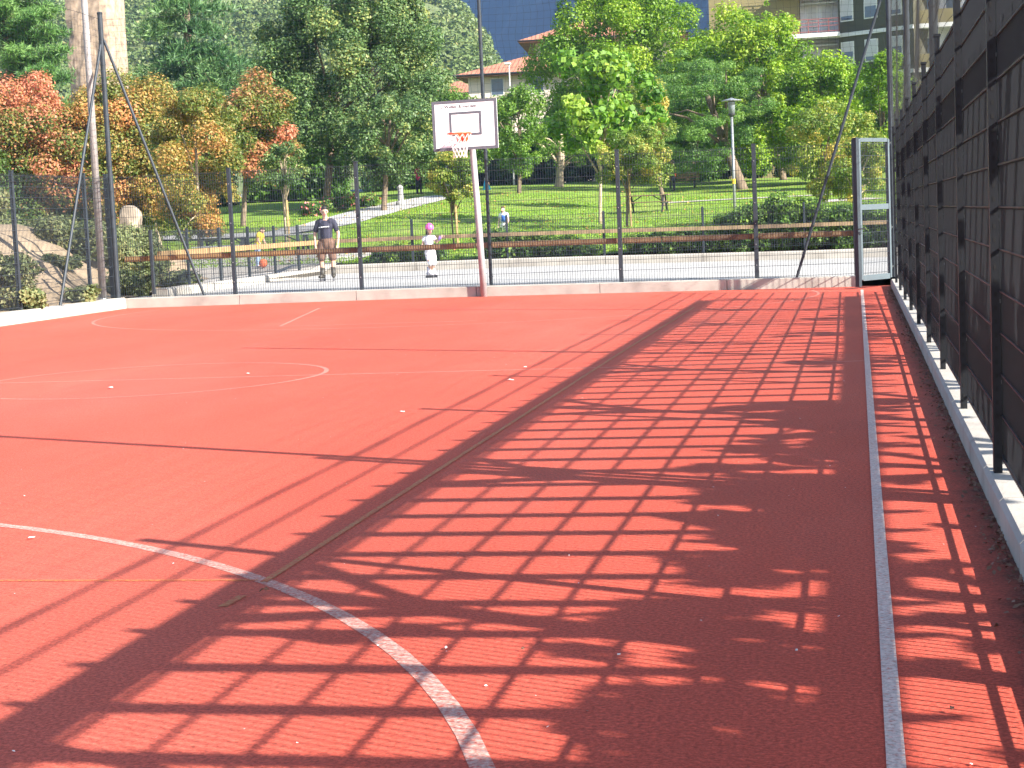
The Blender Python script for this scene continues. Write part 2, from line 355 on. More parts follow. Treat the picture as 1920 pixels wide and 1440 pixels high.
PATHS = []
def strip(name, pts, w, m, kind='structure', z=.004, zf=None):
    if name == 'footpath': PATHS.extend((p[0], p[1], 1.7) for p in pts)
    zf = zf or (lambda x, y: rise(x, y))
    pts = [Vector((p[0], p[1], 0)) for p in pts]; mb = MB(); vs = []
    ws = w if hasattr(w, '__len__') else [w] * len(pts)
    for i, p in enumerate(pts):
        d = (pts[min(i + 1, len(pts) - 1)] - pts[max(i - 1, 0)]).normalized(); s = Vector((-d.y, d.x, 0)) * ws[i] / 2
        for q in (p + s, p - s): vs.append((q.x, q.y, float(zf(q.x, q.y)) + z))
    mb.add(vs, [(2 * i + 1, 2 * i + 3, 2 * i + 2, 2 * i) for i in range(len(pts) - 1)])
    return tag(mb.build(name, m), kind=kind)
def arcpts(cx, cy, r, a0, a1, n=64):
    return [(cx + r * math.cos(math.radians(lerp(a0, a1, i / n))), cy + r * math.sin(math.radians(lerp(a0, a1, i / n)))) for i in range(n + 1)]
def line(a, b, n=24): return [(lerp(a[0], b[0], i / n), lerp(a[1], b[1], i / n)) for i in range(n + 1)]
strip('court_line', line((.068, -2), (.068, 31.4)), .05, M['sideline'], z=.0032)
strip('court_line', arcpts(-7.06, 2.33, 6.39, -20, 170), .068, M['line'], z=.0016)
strip('court_line', arcpts(-7.06, 30.37, 6.39, 168, 372), .05, M['faint'], z=.0016)
strip('court_line', arcpts(-7.06, 16.4, 1.8, 0, 360), .05, M['faint'], z=.0024)
strip('court_line', line((-14.3, 16.42), (.04, 16.42)), .05, M['faint'], z=.0016)
strip('court_line', line((-2.44, 6.72), (-2.5, 27)), .034, M['ochre'], z=.004)
strip('court_line', line((-2.45, 6.27), (-2.44, 6.46), 4), .04, M['ochre'], z=.004)
strip('court_line', line((-14.3, 6.76), (-2.48, 6.76)), .022, M['yellow'], z=.0024)
strip('court_line', [(-9.6, 30.2), (-8.55, 24.9)], .05, M['faint'], z=.0032)
strip('court_line', [(-8.55, 24.9), (-5.5, 24.9)], .05, M['faint'], z=.0024)

# concrete kerbs: cast in lengths with narrow open joints
def kerb(name, p0, p1, w, z0, z1, m, seg=2.0, side=1, zoff=None, ch=.012):
    p0, p1 = Vector(p0), Vector(p1); L = (p1 - p0).length; d = (p1 - p0) / L; s = Vector((-d.y, d.x, 0)) * side; n = max(1, round(L / seg))
    mb = MB()
    for i in range(n):
        a = p0 + d * (L * i / n + .006); b = p0 + d * (L * (i + 1) / n - .006); ring = []
        for q in (a, b):
            dz = float(zoff(q.x, q.y)) if zoff else 0
            ring.append([q + Vector((0, 0, z0)), q + Vector((0, 0, z1 - ch + dz)), q + s * ch + Vector((0, 0, z1 + dz)), q + s * (w - ch) + Vector((0, 0, z1 + dz)), q + s * w + Vector((0, 0, z1 - ch + dz)), q + s * w + Vector((0, 0, z0))])
        k = len(ring[0]); fs = [(j, (j + 1) % k, k + (j + 1) % k, k + j) for j in range(k)] + [tuple(range(k))[::-1], tuple(range(k, 2 * k))]
        mb.add(ring[0] + ring[1], fs)
    return tag(mb.build(name, m), kind='structure')
kerb('kerb', (.59, -3, 0), (.59, 32.6, 0), .2, -.1, .13, M['concrete'], 1.0, -1, rise, .02)
kerb('kerb', (-14.52, 32.86, 0), (.0, 32.86, 0), .26, -.15, .2, M['concrete'], 2.42, 1, rise)
kerb('kerb', (-14.5, 5, 0), (-14.5, 32.84, 0), .3, -.1, .22, M['pale_concrete'], 2.4, 1, None, .03)
grid_mesh('skate_path', np.linspace(-14.6, 1.2, 30), np.linspace(33.12, 45.6, 24), lambda x, y: .188 + rise(x, y), M['path'], 'structure')
kerb('kerb', (-13.75, 33.2, 0), (-14.3, 45.6, 0), .34, 0, .36, M['pale_concrete'], 2.4, 1, None, .03)
kerb('kerb', (-14.3, 45.62, 0), (1.2, 45.62, 0), .26, 0, .42, M['concrete'], 2.4, 1, lambda x, y: -.1 * np.clip((x + 9) / 8, 0, 1), .03)
grid_mesh('planting_bed', np.linspace(-14.4, 1.4, 20), np.linspace(45.88, 47.1, 4), lambda x, y: .37 - .08 * np.clip((x + 9) / 8, 0, 1), M['soil'], 'structure')
grid_mesh('gravel_yard', np.linspace(-32, -14.05, 20), np.linspace(34.5, 53.5, 39), lambda x, y: np.maximum(.26 + .004 * (y - 36), np.where(y > 45, lawn_z(x, y) + .035, 0)), M['gravel'], 'structure')
def mound(x, y):
    b = 1.75 * sstep(-14.9, -18.6, x) * sstep(15, 24, y) * sstep(41.5, 33.5, y) + (.12 * np.sin(x * 1.9 + y * .8) + .07 * np.sin(x * 4.3 - y * 3.1) + .05 * np.sin(x * 7.7 + y * 5.9)) * sstep(-14.9, -16.5, x)
    return .2 + b * (1 + .12 * np.sin(y * .9))
grid_mesh('earth_mound', np.linspace(-34, -14.78, 60), np.linspace(10, 43, 70), mound, M['dirt'], 'structure')
grid_mesh('outer_paving', np.linspace(.79, 12, 12), np.linspace(-6, 46, 30), lambda x, y: .03 + 0 * x, M['gravel'], 'structure')
lz = lambda x, y: float(lawn_z(x, y))
def sp(*l):                                # photograph points -> points on the lawn
    out = []
    for px, py in l:
        Y = 50.0
        for _ in range(60):
            d = ray(px, py); p = at(px, py, Y); e = p.z - lz(p.x, Y)
            Y = min(max(Y + e * 9, 46.6), 150)
        p = at(px, py, Y); out.append((p.x, p.y))
    return out
def smooth_path(pts, n=8):
    out = []
    for i in range(len(pts) - 1):
        p0, p1, p2, p3 = pts[max(i - 1, 0)], pts[i], pts[i + 1], pts[min(i + 2, len(pts) - 1)]
        for k in range(n):
            t = k / n; out.append(tuple(.5 * (2 * p1[j] + (p2[j] - p0[j]) * t + (2 * p0[j] - 5 * p1[j] + 4 * p2[j] - p3[j]) * t * t + (3 * p1[j] - p0[j] - 3 * p2[j] + p3[j]) * t ** 3) for j in (0, 1)))
    return out + [pts[-1]]
strip('footpath', smooth_path(sp((560, 430), (620, 420), (680, 403), (740, 388), (800, 374), (840, 366))), 2.6, M['asphalt'], z=.03, zf=lz)
strip('footpath', smooth_path(sp((1250, 381), (1320, 377), (1440, 371), (1600, 362))), .7, M['gravel'], z=.03, zf=lz)
strip('footpath', smooth_path(sp((180, 452), (300, 449), (420, 446), (520, 440), (590, 427))), 2.0, M['asphalt'], z=.045, zf=lambda x, y: lz(x, y) + .03)
strip('footpath', smooth_path(sp((1395, 405), (1440, 394), (1500, 382), (1640, 372))), 1.6, M['pale_concrete'], z=.03, zf=lz)

# ---------------------------------------------------------------- mesh fences
WIRE = .006
def mesh_panel(a, b, z0, z1, step=.05, rail=.2, off=(0, 0, 0), parent=None, z0b=None, m='anthracite', rod=.0072):
    """One welded double-rod panel between two posts: upright wires and paired horizontal rods."""
    a, b = Vector(a), Vector(b); L = (b - a).length; d = (b - a) / L; nrm = Vector((-d.y, d.x, 0)); mb = MB()
    n = max(2, round(L / step))
    for i in range(n + 1):
        p = a + d * (L * i / n); h = WIRE / 2
        vs = [p + d * (h * u) + nrm * (h * v) + Vector((0, 0, z)) for z in (z0, z1) for u, v in ((-1, -1), (1, -1), (1, 1), (-1, 1))]
        mb.add(vs, [(0, 1, 5, 4), (1, 2, 6, 5), (2, 3, 7, 6), (3, 0, 4, 7)])
    k = round((z1 - z0 - .03) / rail)
    for j in range(k + 1):
        z = z0 + .03 + (z1 - z0 - .06) * j / k
        for s in (-1, 1):
            mb.bar(a + nrm * s * .0068 + Vector((0, 0, z)), b + nrm * s * .0068 + Vector((0, 0, z)), rod)
    return mb.build('mesh_panel', M[m], parent)
def fence_post(p, d, z0, z1, parent, w=.06, t=.045, holes=False, side=1, m='anthracite'):
    p, d = Vector(p), Vector(d).normalized(); nrm = Vector((-d.y, d.x, 0)) * side; mb = MB()
    mb.bar(p + Vector((0, 0, z0)), p + Vector((0, 0, z1)), t, w, up=nrm)
    mb.bar(p + Vector((0, 0, z1)), p + Vector((0, 0, z1 + .02)), t + .012, w + .012, up=nrm)            # cap
    for z in np.arange(z0 + .08, z1 - .02, .39):                                                         # clamp bolts
        q = p - nrm * (w / 2 + .004) + Vector((0, 0, float(z)))
        mb.bar(q - Vector((0, 0, .009)), q + Vector((0, 0, .009)), .018, .01, up=nrm, mi=1)
    if holes:
        for z in np.arange(z0 + .05, z1 - .03, .065):                                                    # row of perforations
            q = p - d * (t / 2 + .0005) + Vector((0, 0, float(z)))
            mb.bar(q - Vector((0, 0, .011)), q + Vector((0, 0, .011)), .013, .002, up=d, mi=2)
    o = mb.build('post', [M[m], M['galv'], M['hole']], parent)
    return o
# right side fence, seen almost edge-on
FX = .672
fy = [5.86 - 5.4, 5.86 - 2.7, 5.86] + [8.62 + 2.71 * k for k in range(9)]
rf = empty('mesh_fence', (FX, 17, .1), 'long anthracite mesh fence along the right kerb of the red court', 'fence')
def P(o, v): return tuple(Vector(v) - o.location)
for i, y in enumerate(fy):
    zz = float(rise(.6, y)); fence_post(P(rf, (FX - .028, y, 0)), (0, 1, 0), .1, 2.72, rf, w=.04, t=.062, m='dark_coat', holes=(5.0 < y < 22), side=1)
for a, b in zip(fy[:-1], fy[1:]):
    mesh_panel(P(rf, (FX, a + .0, 0)), P(rf, (FX, b - .012, 0)), .18, 2.64, rail=.2, parent=rf, m='dark_coat', rod=.0076)
# far end fence
FY = 33.0
fx = [-14.85, -12.23, -9.6, -7.02, -4.44, -1.86, -.02]
ef = empty('mesh_fence', (-7, FY, .2), 'anthracite mesh fence across the far end of the court behind the hoop', 'fence')
for x in fx[:3] + fx[4:]: fence_post(P(ef, (x, FY, 0)), (1, 0, 0), float(rise(x, FY)) - .02, 2.7 + float(rise(x, FY)), ef, w=.06, t=.07, side=1)
for a, b in zip(fx[:-1], fx[1:]):
    zz = float(rise((a + b) / 2, FY)); mesh_panel(P(ef, (a + .04, FY + .02, zz)), P(ef, (b - .04, FY + .02, zz)), .2, 2.66, parent=ef)
# left side fence
lf = empty('mesh_fence', (-14.68, 20, .22), 'anthracite mesh fence on the left kerb before the earth mound', 'fence')
ly = [12.45, 15.15, 17.85, 20.55, 23.25, 25.95, 28.66, 31.6, 32.9]
for y in ly: fence_post(P(lf, (-14.68, y, 0)), (0, 1, 0), -.02, 2.68, lf, w=.06, t=.07, side=-1)
for a, b in zip(ly[:-1], ly[1:]): mesh_panel(P(lf, (-14.66, a + .04, 0)), P(lf, (-14.66, b - .04, 0)), .24, 2.64, parent=lf)

# tall posts that carry the ball-stop netting
def net_post(p, top, label, braces=(), r=.035, r1=None):
    o = empty('net_post', p, label, 'net post', 'tall posts carrying the ball-stop net')
    mb = MB(); mb.tube([(0, 0, 0), (0, 0, top - p[2])], r, 12)
    cp = MB(); cp.lathe([(r + .006, 0), (r + .006, .03), (r * .5, .045)], 12); cp.build('cap', M['anthracite'], o, loc=(0, 0, top - p[2]))
    for z in np.arange(.15, top - p[2], .5): mb.lathe([(r + .006, z), (r + .006, z + .03)], 12)
    mb.build('pole', M['anthracite'], o)
    for foot, zt in braces:
        b = MB(); f = Vector(foot) - Vector(p); t = Vector((0, 0, zt - p[2])) + Vector((f.x, f.y, 0)).normalized() * r
        b.tube([f, t], .028, 10); bo = b.build('brace', M['anthracite'], o)
        k = MB(); k.box((f.x - .06, f.y - .05, f.z - .012), (f.x + .06, f.y + .05, f.z + .004)); k.build('foot_plate', M['galv'], bo)
    return o
net_post((-14.62, 32.72, .2), 5.86, 'tall dark net post with two slanting braces at the left court corner', [((-12.88, 32.98, .2), 5.35), ((-14.56, 30.0, .22), 5.25)], .05)
net_post((-14.62, 21.0, .22), 5.86, 'tall dark net post halfway along the left fence')
net_post((-7.0, 33.06, .2), 5.86, 'tall dark net post rising behind the basketball backboard', (), .036)
net_post((.66, 32.75, .1), 5.86, 'tall dark net post braced over the far fence by the gate', [((-1.12, 32.9, .14), 5.4)], .05)
for y, lb in ((8.68, 'tall dark net post standing nearest the camera in the right fence'), (16.78, 'tall dark net post midway along the right fence'), (24.9, 'tall dark net post near the far end of the right fence')):
    net_post((FX + .07, y, .1), 5.6, lb, (), .04)
def ball_net(name, a, b, z0, z1, label, step=.13, sag=.03, w=.004):
    a, b = Vector(a), Vector(b); L = (b - a).length; d = (b - a) / L; mb = MB(); n = round(L / step); k = round((z1 - z0) / step)
    nrm = Vector((-d.y, d.x, 0))
    def pt(u, v):
        s = u * L; q = a + d * s
        return q + Vector((0, 0, lerp(z0, z1, v))) + nrm * (sag * math.sin(s * 1.3 + v * 4) * math.sin(math.pi * v)) + d * (.035 * math.sin(v * 17 + s * 2.1)) + Vector((0, 0, .02 * math.sin(s * 1.9 + v * 9)))
    for i in range(n + 1): mb.tube([pt(i / n, v / 8) for v in range(9)], w / 2, 3, False)
    for j in range(k + 1): mb.tube([pt(u / (n // 2), j / k) for u in range(n // 2 + 1)], w / 2 * (2.2 if j in (0, k) else 1), 3, False)
    o = mb.build(name, M['net']); return tag(o, label, 'net', 'ball-stop nets above the fences')
ball_net('ball_net', (-14.6, 33.03, 0), (.6, 33.03, 0), 2.5, 5.78, 'fine dark ball-stop net above the far fence')
ball_net('ball_net', (FX + .02, 3.2, 0), (FX + .02, 32.9, 0), 2.62, 5.6, 'fine dark ball-stop net above the right fence')
ball_net('ball_net', (-14.62, 12, 0), (-14.62, 32.7, 0), 2.5, 5.78, 'fine dark ball-stop net above the left fence')
# round mast beside the corner
o = empty('floodlight_mast', (-14.82, 32.45, .15), 'thick round rusty grey mast beside the left court corner', 'mast')
MB().tube([(0, 0, 0), (.02, 0, 4.5), (.0, 0, 9)], [.075, .066, .055], 16).build('mast_pole', M['mast'], o, smooth=True)
MB().lathe([(.16, 0), (.16, .02), (.1, .05), (.09, .09)], 16).build('base_flange', M['galv'], o)
hd = MB(); hd.bar((-.5, 0, 8.95), (.5, 0, 8.95), .06); hd.build('crossarm', M['galv'], o)
for sx in (-.42, .42):
    h = MB(); h.box((sx - .17, -.28, 8.72), (sx + .17, .02, 8.9)); h.build('lamp_head', M['dark_iron'], o, bevel=.02)

# ---------------------------------------------------------------- gate at the far right corner
A, B = Vector((.02, 31.75, 0)), Vector((.60, 32.6, 0))
g = empty('gate', A, 'pale grey framed mesh gate standing ajar at the far right corner', 'gate')
d = (B - A); L = d.length; d = d / L
def gp(s, z): return d * s + Vector((0, 0, z))
fr = MB()
for s0 in (.08, L - .03): fr.bar(gp(s0, .1), gp(s0, 2.62), .06, .05, up=d)
fr.build('side_frame', M['gate'], g, bevel=.004)
for z, h in ((.13, .1), (1.4, .1), (2.6, .07)): MB().bar(gp(.111, z), gp(L - .061, z), .05, h).build('cross_frame', M['gate'], g, bevel=.004)
mesh_panel(gp(.11, 0), gp(L - .06, 0), .185, 1.345, parent=g); mesh_panel(gp(.11, 0), gp(L - .06, 0), 1.455, 2.56, parent=g)
MB().bar(gp(-.01, -.02), gp(-.01, 2.64), .085, .085, up=d).build('gate_post', M['anthracite'], g, bevel=.004)
lk = MB(); lk.box((.0, -.06, .93), (.07, .0, 1.09)); lo = lk.build('lock_box', M['gate'], g, bevel=.006)
MB().tube([(.03, -.06, 1.02), (.03, -.11, 1.02), (.14, -.11, 1.02)], .011, 8).build('handle', M['dark_iron'], lo)
for z in (.3, 1.02, 2.55):
    h = MB(); h.tube([gp(L + .01, z - .05), gp(L + .01, z + .05)], .022, 10); h.bar(gp(L - .02, z), gp(L + .07, z), .03); h.build('hinge', M['dark_iron'], g)

# ---------------------------------------------------------------- basketball hoop
bx, by = -7.09, 32.78
h = empty('basketball_hoop', (bx, by, 0), 'white backboard with orange rim and net on a leaning pale pole', 'basketball hoop')
pl = MB(); pl.tube([(0, 0, -.02), (-.045, -.02, 1.6), (-.09, -.03, 2.75), (-.1, -.06, 3.0), (-.1, -.16, 3.2), (-.1, -.32, 3.28)], [.066, .062, .06, .058, .055, .05], 16)
pl.build('pole', M['pole'], h, smooth=True)
BW, BH, BT = 1.26, .94, .03
BC = Vector((-.14, -.40, 3.275))            # centre of the board, relative to the pole foot
tilt = math.radians(-.6)
def bp_(x, z, y=0): return (BC.x + x, BC.y + y, BC.z + z + x * math.tan(math.radians(.6)))
def bbox(mb, x0, x1, z0, z1, y0, y1):
    mb.add([bp_(x0, z0, y0), bp_(x1, z0, y0), bp_(x1, z0, y1), bp_(x0, z0, y1), bp_(x0, z1, y0), bp_(x1, z1, y0), bp_(x1, z1, y1), bp_(x0, z1, y1)],
           [(0, 3, 2, 1), (4, 5, 6, 7), (0, 1, 5, 4), (1, 2, 6, 5), (2, 3, 7, 6), (3, 0, 4, 7)]); return mb
board = bbox(MB(), -BW / 2, BW / 2, -BH / 2, BH / 2, 0, BT).build('backboard', M['white'], h, bevel=.004)
bd = MB(); w = .055
for x0, x1, z0, z1 in ((-BW / 2, BW / 2, BH / 2 - w, BH / 2), (-BW / 2, BW / 2, -BH / 2, -BH / 2 + w), (-BW / 2, -BW / 2 + w, -BH / 2 + w, BH / 2 - w), (BW / 2 - w, BW / 2, -BH / 2 + w, BH / 2 - w)):
    bbox(bd, x0, x1, z0, z1, -.004, -.0005)
bd.build('border', M['greyline'], board)
tg = MB(); w = .045; a0, a1, b0, b1 = -.3, .325, -.2, .25
for x0, x1, z0, z1 in ((a0, a1, b1 - w, b1), (a0, a1, b0, b0 + w), (a0, a0 + w, b0 + w, b1 - w), (a1 - w, a1, b0 + w, b1 - w)): bbox(tg, x0, x1, z0, z1, -.004, -.0005)
tg.build('target_square', M['greyline'], board)
blt = MB()
for x, z in ((-.43, .34), (.45, .34), (-.43, -.33), (.45, -.33)): blt.ball(bp_(x, z, -.004), .011, 8, 5)
blt.build('bolt', M['galv'], board)
fc = bpy.data.curves.new('lettering', 'FONT'); fc.body = "Weller & Herden"; fc.size = .088; fc.align_x = 'CENTER'; fc.extrude = .001
fo = bpy.data.objects.new('lettering', fc); COL.objects.link(fo)
bpy.context.view_layer.update()
tm = bpy.data.meshes.new_from_object(fo.evaluated_get(bpy.context.evaluated_depsgraph_get())); bpy.data.objects.remove(fo)
lt = bpy.data.objects.new('lettering', tm); COL.objects.link(lt); tm.materials.clear(); tm.materials.append(M['text'])
lt.parent = board; lt.location = bp_(-.07, .325, -.004); lt.rotation_euler = (math.pi / 2, 0, 0)
RC = Vector((BC.x - .03, BC.y - .15 - .225, 3.1))
rm = MB(); rp = [(RC.x + .225 * math.cos(2 * math.pi * k / 32), RC.y + .225 * math.sin(2 * math.pi * k / 32), RC.z) for k in range(33)]
rm.tube(rp, .013, 8, False)
for s in (-1, 1): rm.bar((RC.x + s * .07, BC.y - .02, RC.z - .01), (RC.x + s * .12, RC.y + .19, RC.z), .016)
rm.build('rim', M['orange'], h, smooth=True)
br = MB(); br.box((RC.x - .12, BC.y - .014, RC.z - .13), (RC.x + .12, BC.y - .002, RC.z + .04)); br.bar((RC.x, BC.y - .02, RC.z - .1), (RC.x, RC.y + .22, RC.z - .012), .05, .012); br.build('rim_bracket', M['orange'], h)
nt = MB(); prof = [(.222, -.01), (.2, -.1), (.165, -.2), (.135, -.29), (.125, -.38), (.13, -.45)]
for k in range(12):
    for sgn in (-1, 1):
        nt.tube([(RC.x + r * math.cos(2 * math.pi * (k + sgn * j * .5) / 12), RC.y + r * math.sin(2 * math.pi * (k + sgn * j * .5) / 12), RC.z + z) for j, (r, z) in enumerate(prof)], .0055, 4, False)
nt.build('net', M['cord'], h)
ar = MB()
for s in (-.3, .3): ar.bar((BC.x + s, BC.y + .05, BC.z - .35), (BC.x + s, BC.y + .05, BC.z + .35), .04, .03)
ar.bar((BC.x - .3, BC.y + .08, BC.z), (BC.x + .3, BC.y + .08, BC.z), .04, .05)
ar.build('board_bracket', M['galv'], h)

# ---------------------------------------------------------------- skating rink: plank rails and low fence
def plank_rail(name, p0, p1, z0, z1, label, seg=4.0, t=.045, zoff=None, pale=()):
    p0, p1 = Vector(p0), Vector(p1); L = (p1 - p0).length; d = (p1 - p0) / L; n = max(1, round(L / seg)); o = empty(name, p0, label, 'rail')
    for i in range(n):
        a = d * (L * i / n + .008); b = d * (L * (i + 1) / n - .008); za = zb = (z0 + z1) / 2 - p0.z
        if zoff: za += zoff(*(p0 + a)[:2]); zb += zoff(*(p0 + b)[:2])
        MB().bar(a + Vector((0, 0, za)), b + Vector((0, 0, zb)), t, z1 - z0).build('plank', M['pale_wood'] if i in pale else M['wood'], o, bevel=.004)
    return o
plank_rail('plank_rail', (-14.6, 33.1, .2), (.0, 33.1, .2), .93, 1.04, 'brown plank rail fixed behind the far fence', 3.6, zoff=lambda x, y: float(rise(x, y)) * .9, pale=(0,))
lowf = empty('low_fence', (-14.2, 45.85, .35), 'low grey mesh fence round the skating area with brown plank rails', 'low fence')
def low_run(p0, p1, n, z0, h=1.2, first=0):
    p0, p1 = Vector(p0), Vector(p1); d = (p1 - p0).normalized(); pts = [p0 + (p1 - p0) * (i / n) for i in range(n + 1)]
    for p in pts[first:]:
        o = MB().bar(P(lowf, p + Vector((0, 0, z0 - .1))), P(lowf, p + Vector((0, 0, z0 + h))), .055, .065).build('post', M['anthracite'], lowf, bevel=.004)
    nrm = Vector((-d.y, d.x, 0))
    for a, b in zip(pts[:-1], pts[1:]):
        mesh_panel(P(lowf, a + d * .035), P(lowf, b - d * .035), z0 - lowf.location.z + .05, z0 - lowf.location.z + h - .03, parent=lowf).location.z = lowf.location.z
low_run((-13.95, 32.98, 0), (-14.5, 45.9, 0), 6, .36)
low_run((-14.5, 45.95, 0), (1.3, 45.95, 0), 6, .38, first=1)
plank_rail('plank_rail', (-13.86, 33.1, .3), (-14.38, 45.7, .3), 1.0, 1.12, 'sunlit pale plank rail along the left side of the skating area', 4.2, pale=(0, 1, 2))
plank_rail('plank_rail', (-14.3, 45.84, .3), (1.2, 45.84, .3), 1.02, 1.12, 'brown plank rail along the back of the skating area', 3.9, zoff=lambda x, y: -.1 * max(0, min(1, (x + 9) / 8)))

# ---------------------------------------------------------------- pergola beside the court (its shadow lies on the court)
K = math.cos(SUN_AZ) / math.tan(SUN_EL); KY = math.sin(SUN_AZ) / math.tan(SUN_EL)
HP = 2.75
XF, XR = -2.45 + K * HP, -.03 + K * HP; DY = -KY * HP
pg = empty('pergola', (XF, 14, 0), 'brown timber pergola with tapered rafters outside the right fence', 'pergola')
def pp(x, y, z): return (x - XF, y - 14, z)
y0, y1 = -2.0, 28.95 + DY
for x in (XF, XR): MB().box(pp(x - .035, y0, HP - .07), pp(x + .035, y1, HP + .07)).build('beam', M['timber'], pg)
posts_y = [6.62 + DY + 3.25 * k for k in range(-1, 8)]
for x in (XF, XR):
    for py in posts_y:
        o = MB().box(pp(x - .06, py - .06, 0), pp(x + .06, py + .06, HP - .07)).build('post', M['timber'], pg)
        for s in (-1, 1):
            MB().tube([pp(x, py + s * .05, HP - .56), pp(x, py + s * .2, HP - .38), pp(x, py + s * .5, HP - .075)], [.062, .055, .062], 4).build('knee_brace', M['timber'], o)
ry = 4.87 + DY - 3 * .482; ri = 0
while ry < y1 + .02:
    r = MB(); x0, x1 = XF - .1, XR + .42; z0 = HP - .01; hh = .1; ww = .026
    vs = []
    for x, zb, zt in ((x0, z0 + hh * .8, z0 + hh), (XF + .06, z0, z0 + hh), (XR + .1, z0, z0 + hh), (x1, z0 + hh * .8, z0 + hh)):
        vs += [pp(x, ry - ww, zb), pp(x, ry + ww, zb), pp(x, ry + ww, zt), pp(x, ry - ww, zt)]
    fs = [(0, 1, 2, 3), (15, 14, 13, 12)] + [(4 * i + j, 4 * i + 4 + j, 4 * i + 4 + (j + 1) % 4, 4 * i + (j + 1) % 4) for i in range(3) for j in range(4)]
    r.add(vs, fs); r.build('rafter', M['timber'], pg); ry += .482; ri += 1

# ---------------------------------------------------------------- foliage generator
def rand_dirs(n):
    v = RNG.normal(size=(n, 3)); return v / np.linalg.norm(v, axis=1, keepdims=True)
def leaf_quads(C, size, aspect=.55, up=.5, jit=.35, outward=None):
    """Diamond-shaped folded leaves at points C."""
    n = len(C); nrm = rand_dirs(n)
    if outward is not None: nrm = nrm * .8 + outward * .8
    nrm[:, 2] += up; nrm /= np.linalg.norm(nrm, axis=1, keepdims=True)
    t = np.cross(nrm, rand_dirs(n)); t /= np.linalg.norm(t, axis=1, keepdims=True) + 1e-9
    b = np.cross(nrm, t); s = size * (1 + jit * RNG.uniform(-1, 1, n))[:, None]
    return np.stack([C - t * s * .5, C + b * s * aspect * .5 + nrm * s * .06, C + t * s * .5, C - b * s * aspect * .5 + nrm * s * .06], 1)
DENS = 14.0
def blob_points(clumps, per, flat=1.0, shell=.55):
    """Points in leafy clumps [(centre, radius)], thicker towards each clump's rim; also the outward direction."""
    out, dirs, cid = [], [], []; per = per * DENS
    for i, (c, r) in enumerate(clumps):
        n = max(8, int(per * r * r)); dv = rand_dirs(n); rad = r * (shell + (1 - shell) * RNG.random(n) ** .6) * RNG.uniform(.75, 1.15, n)
        p = dv * rad[:, None]; p[:, 2] *= flat; out.append(np.asarray(c)[None] + p); dirs.append(dv); cid.append(np.full(n, i))
    return np.concatenate(out), np.concatenate(dirs), np.concatenate(cid)
def crown_clumps(c, r, n, cr, power=1.0, lo=.45):
    """Clump centres inside an ellipsoid, most of them near its surface, with an uneven outline."""
    out = []
    for i in range(n):
        d = rand_dirs(1)[0]; k = lo + (1 - lo) * random.random() ** .5
        out.append((np.array([c[0] + d[0] * r[0] * k, c[1] + d[1] * r[1] * k, c[2] + d[2] * r[2] * k]), cr * random.uniform(.6, 1.35)))
    return out
def limbs(mb, base, top, clumps, r0, n=10, lean=0):
    base, top = Vector(base), Vector(top); mid = (base + top) / 2 + Vector((random.uniform(-1, 1), random.uniform(-1, 1), 0)) * .03 * (top - base).length
    mb.tube([base - Vector((0, 0, .1)), base + Vector((0, 0, .12)), mid, top], [r0 * 1.35, r0, r0 * .75, r0 * .3], 9)
    for c, r in random.sample(clumps, min(n, len(clumps))):
        c = Vector(c); t = random.uniform(.3, .85); s = base.lerp(top, t)
        if s.z > c.z: s.z = max(base.z + .3 * (top.z - base.z), c.z - .4 * (s - c).length)
        m = s.lerp(c, .5) + Vector((0, 0, .12 * (c - s).length)); k = r0 * (1 - t) * .6 + .012
        mb.tube([s, m, c], [k, k * .65, k * .25], 6)
def tree(name, label, px, Yb, box, leaf, lsize=.16, per=90, nclump=60, cr=.14, tr=None, group=None, cat='tree', bark='bark', stretch=1.0, tint=(.5, .22), clt=.25, aspect=.6, base_px=None, lo=.45, sunred=0, stake=False, spires=0, nlimb=12, flat=.85, up=.5):
    lsize *= .74
    """A tree whose crown fills the photograph's box (x0, x1, ytop, ybottom) at depth Yb."""
    x0, x1, ya, yb = box; s = ppm((x0 + x1) / 2, Yb); c = at((x0 + x1) / 2, (ya + yb) / 2, Yb)
    rx = (x1 - x0) / 2 / s; rz = (yb - ya) / 2 / s; bp = at(px, 400, Yb); bz = lz(bp.x, Yb) if Yb > 46 else .2
    base = Vector((bp.x, Yb, bz)); o = empty(name, base, label, cat, group)
    cl = crown_clumps(c, (rx, min(rx, rz * 1.3) * stretch, rz), nclump, cr * (rx + rz), lo=lo)
    for k in range(spires):
        ang = random.uniform(0, 6.28); q = random.random() ** .5 * .8; bx_ = c.x + rx * q * math.cos(ang); by_ = Yb + rx * q * math.sin(ang); h0 = rz * math.sqrt(max(0, 1 - q * q))
        for j in range(4): cl.append((np.array([bx_, by_, c.z + h0 * (.75 + .14 * j)]), cr * (rx + rz) * (.75 - .15 * j)))
    cl = [(q - np.array(base), r) for q, r in cl]
    Pn, D, cid = blob_points(cl, per / (lsize / .16) ** 2, flat); V = leaf_quads(Pn, lsize, aspect, up, outward=D)
    ct = RNG.normal(tint[0], clt, len(cl)); tv = ct[cid] + RNG.normal(0, tint[1], len(Pn))
    if sunred: tv += sunred * (Pn[:, 2] - (c.z - bz)) / rz
    quads_mesh('crown', V, LEAF[leaf], o, np.clip(tv, 0, 1))
    mb = MB(); limbs(mb, (0, 0, 0), (c.x - base.x, 0, c.z - bz + rz * .55), cl, tr or .028 * (rx + rz), nlimb)
    mb.build('trunk', M[bark], o, smooth=True)
    if stake:
        MB().tube([(.16, -.1, -.1), (.14, -.1, stake)], .04, 8).build('stake', M['stake'], o)
    return o
GT = 'trees of the park'
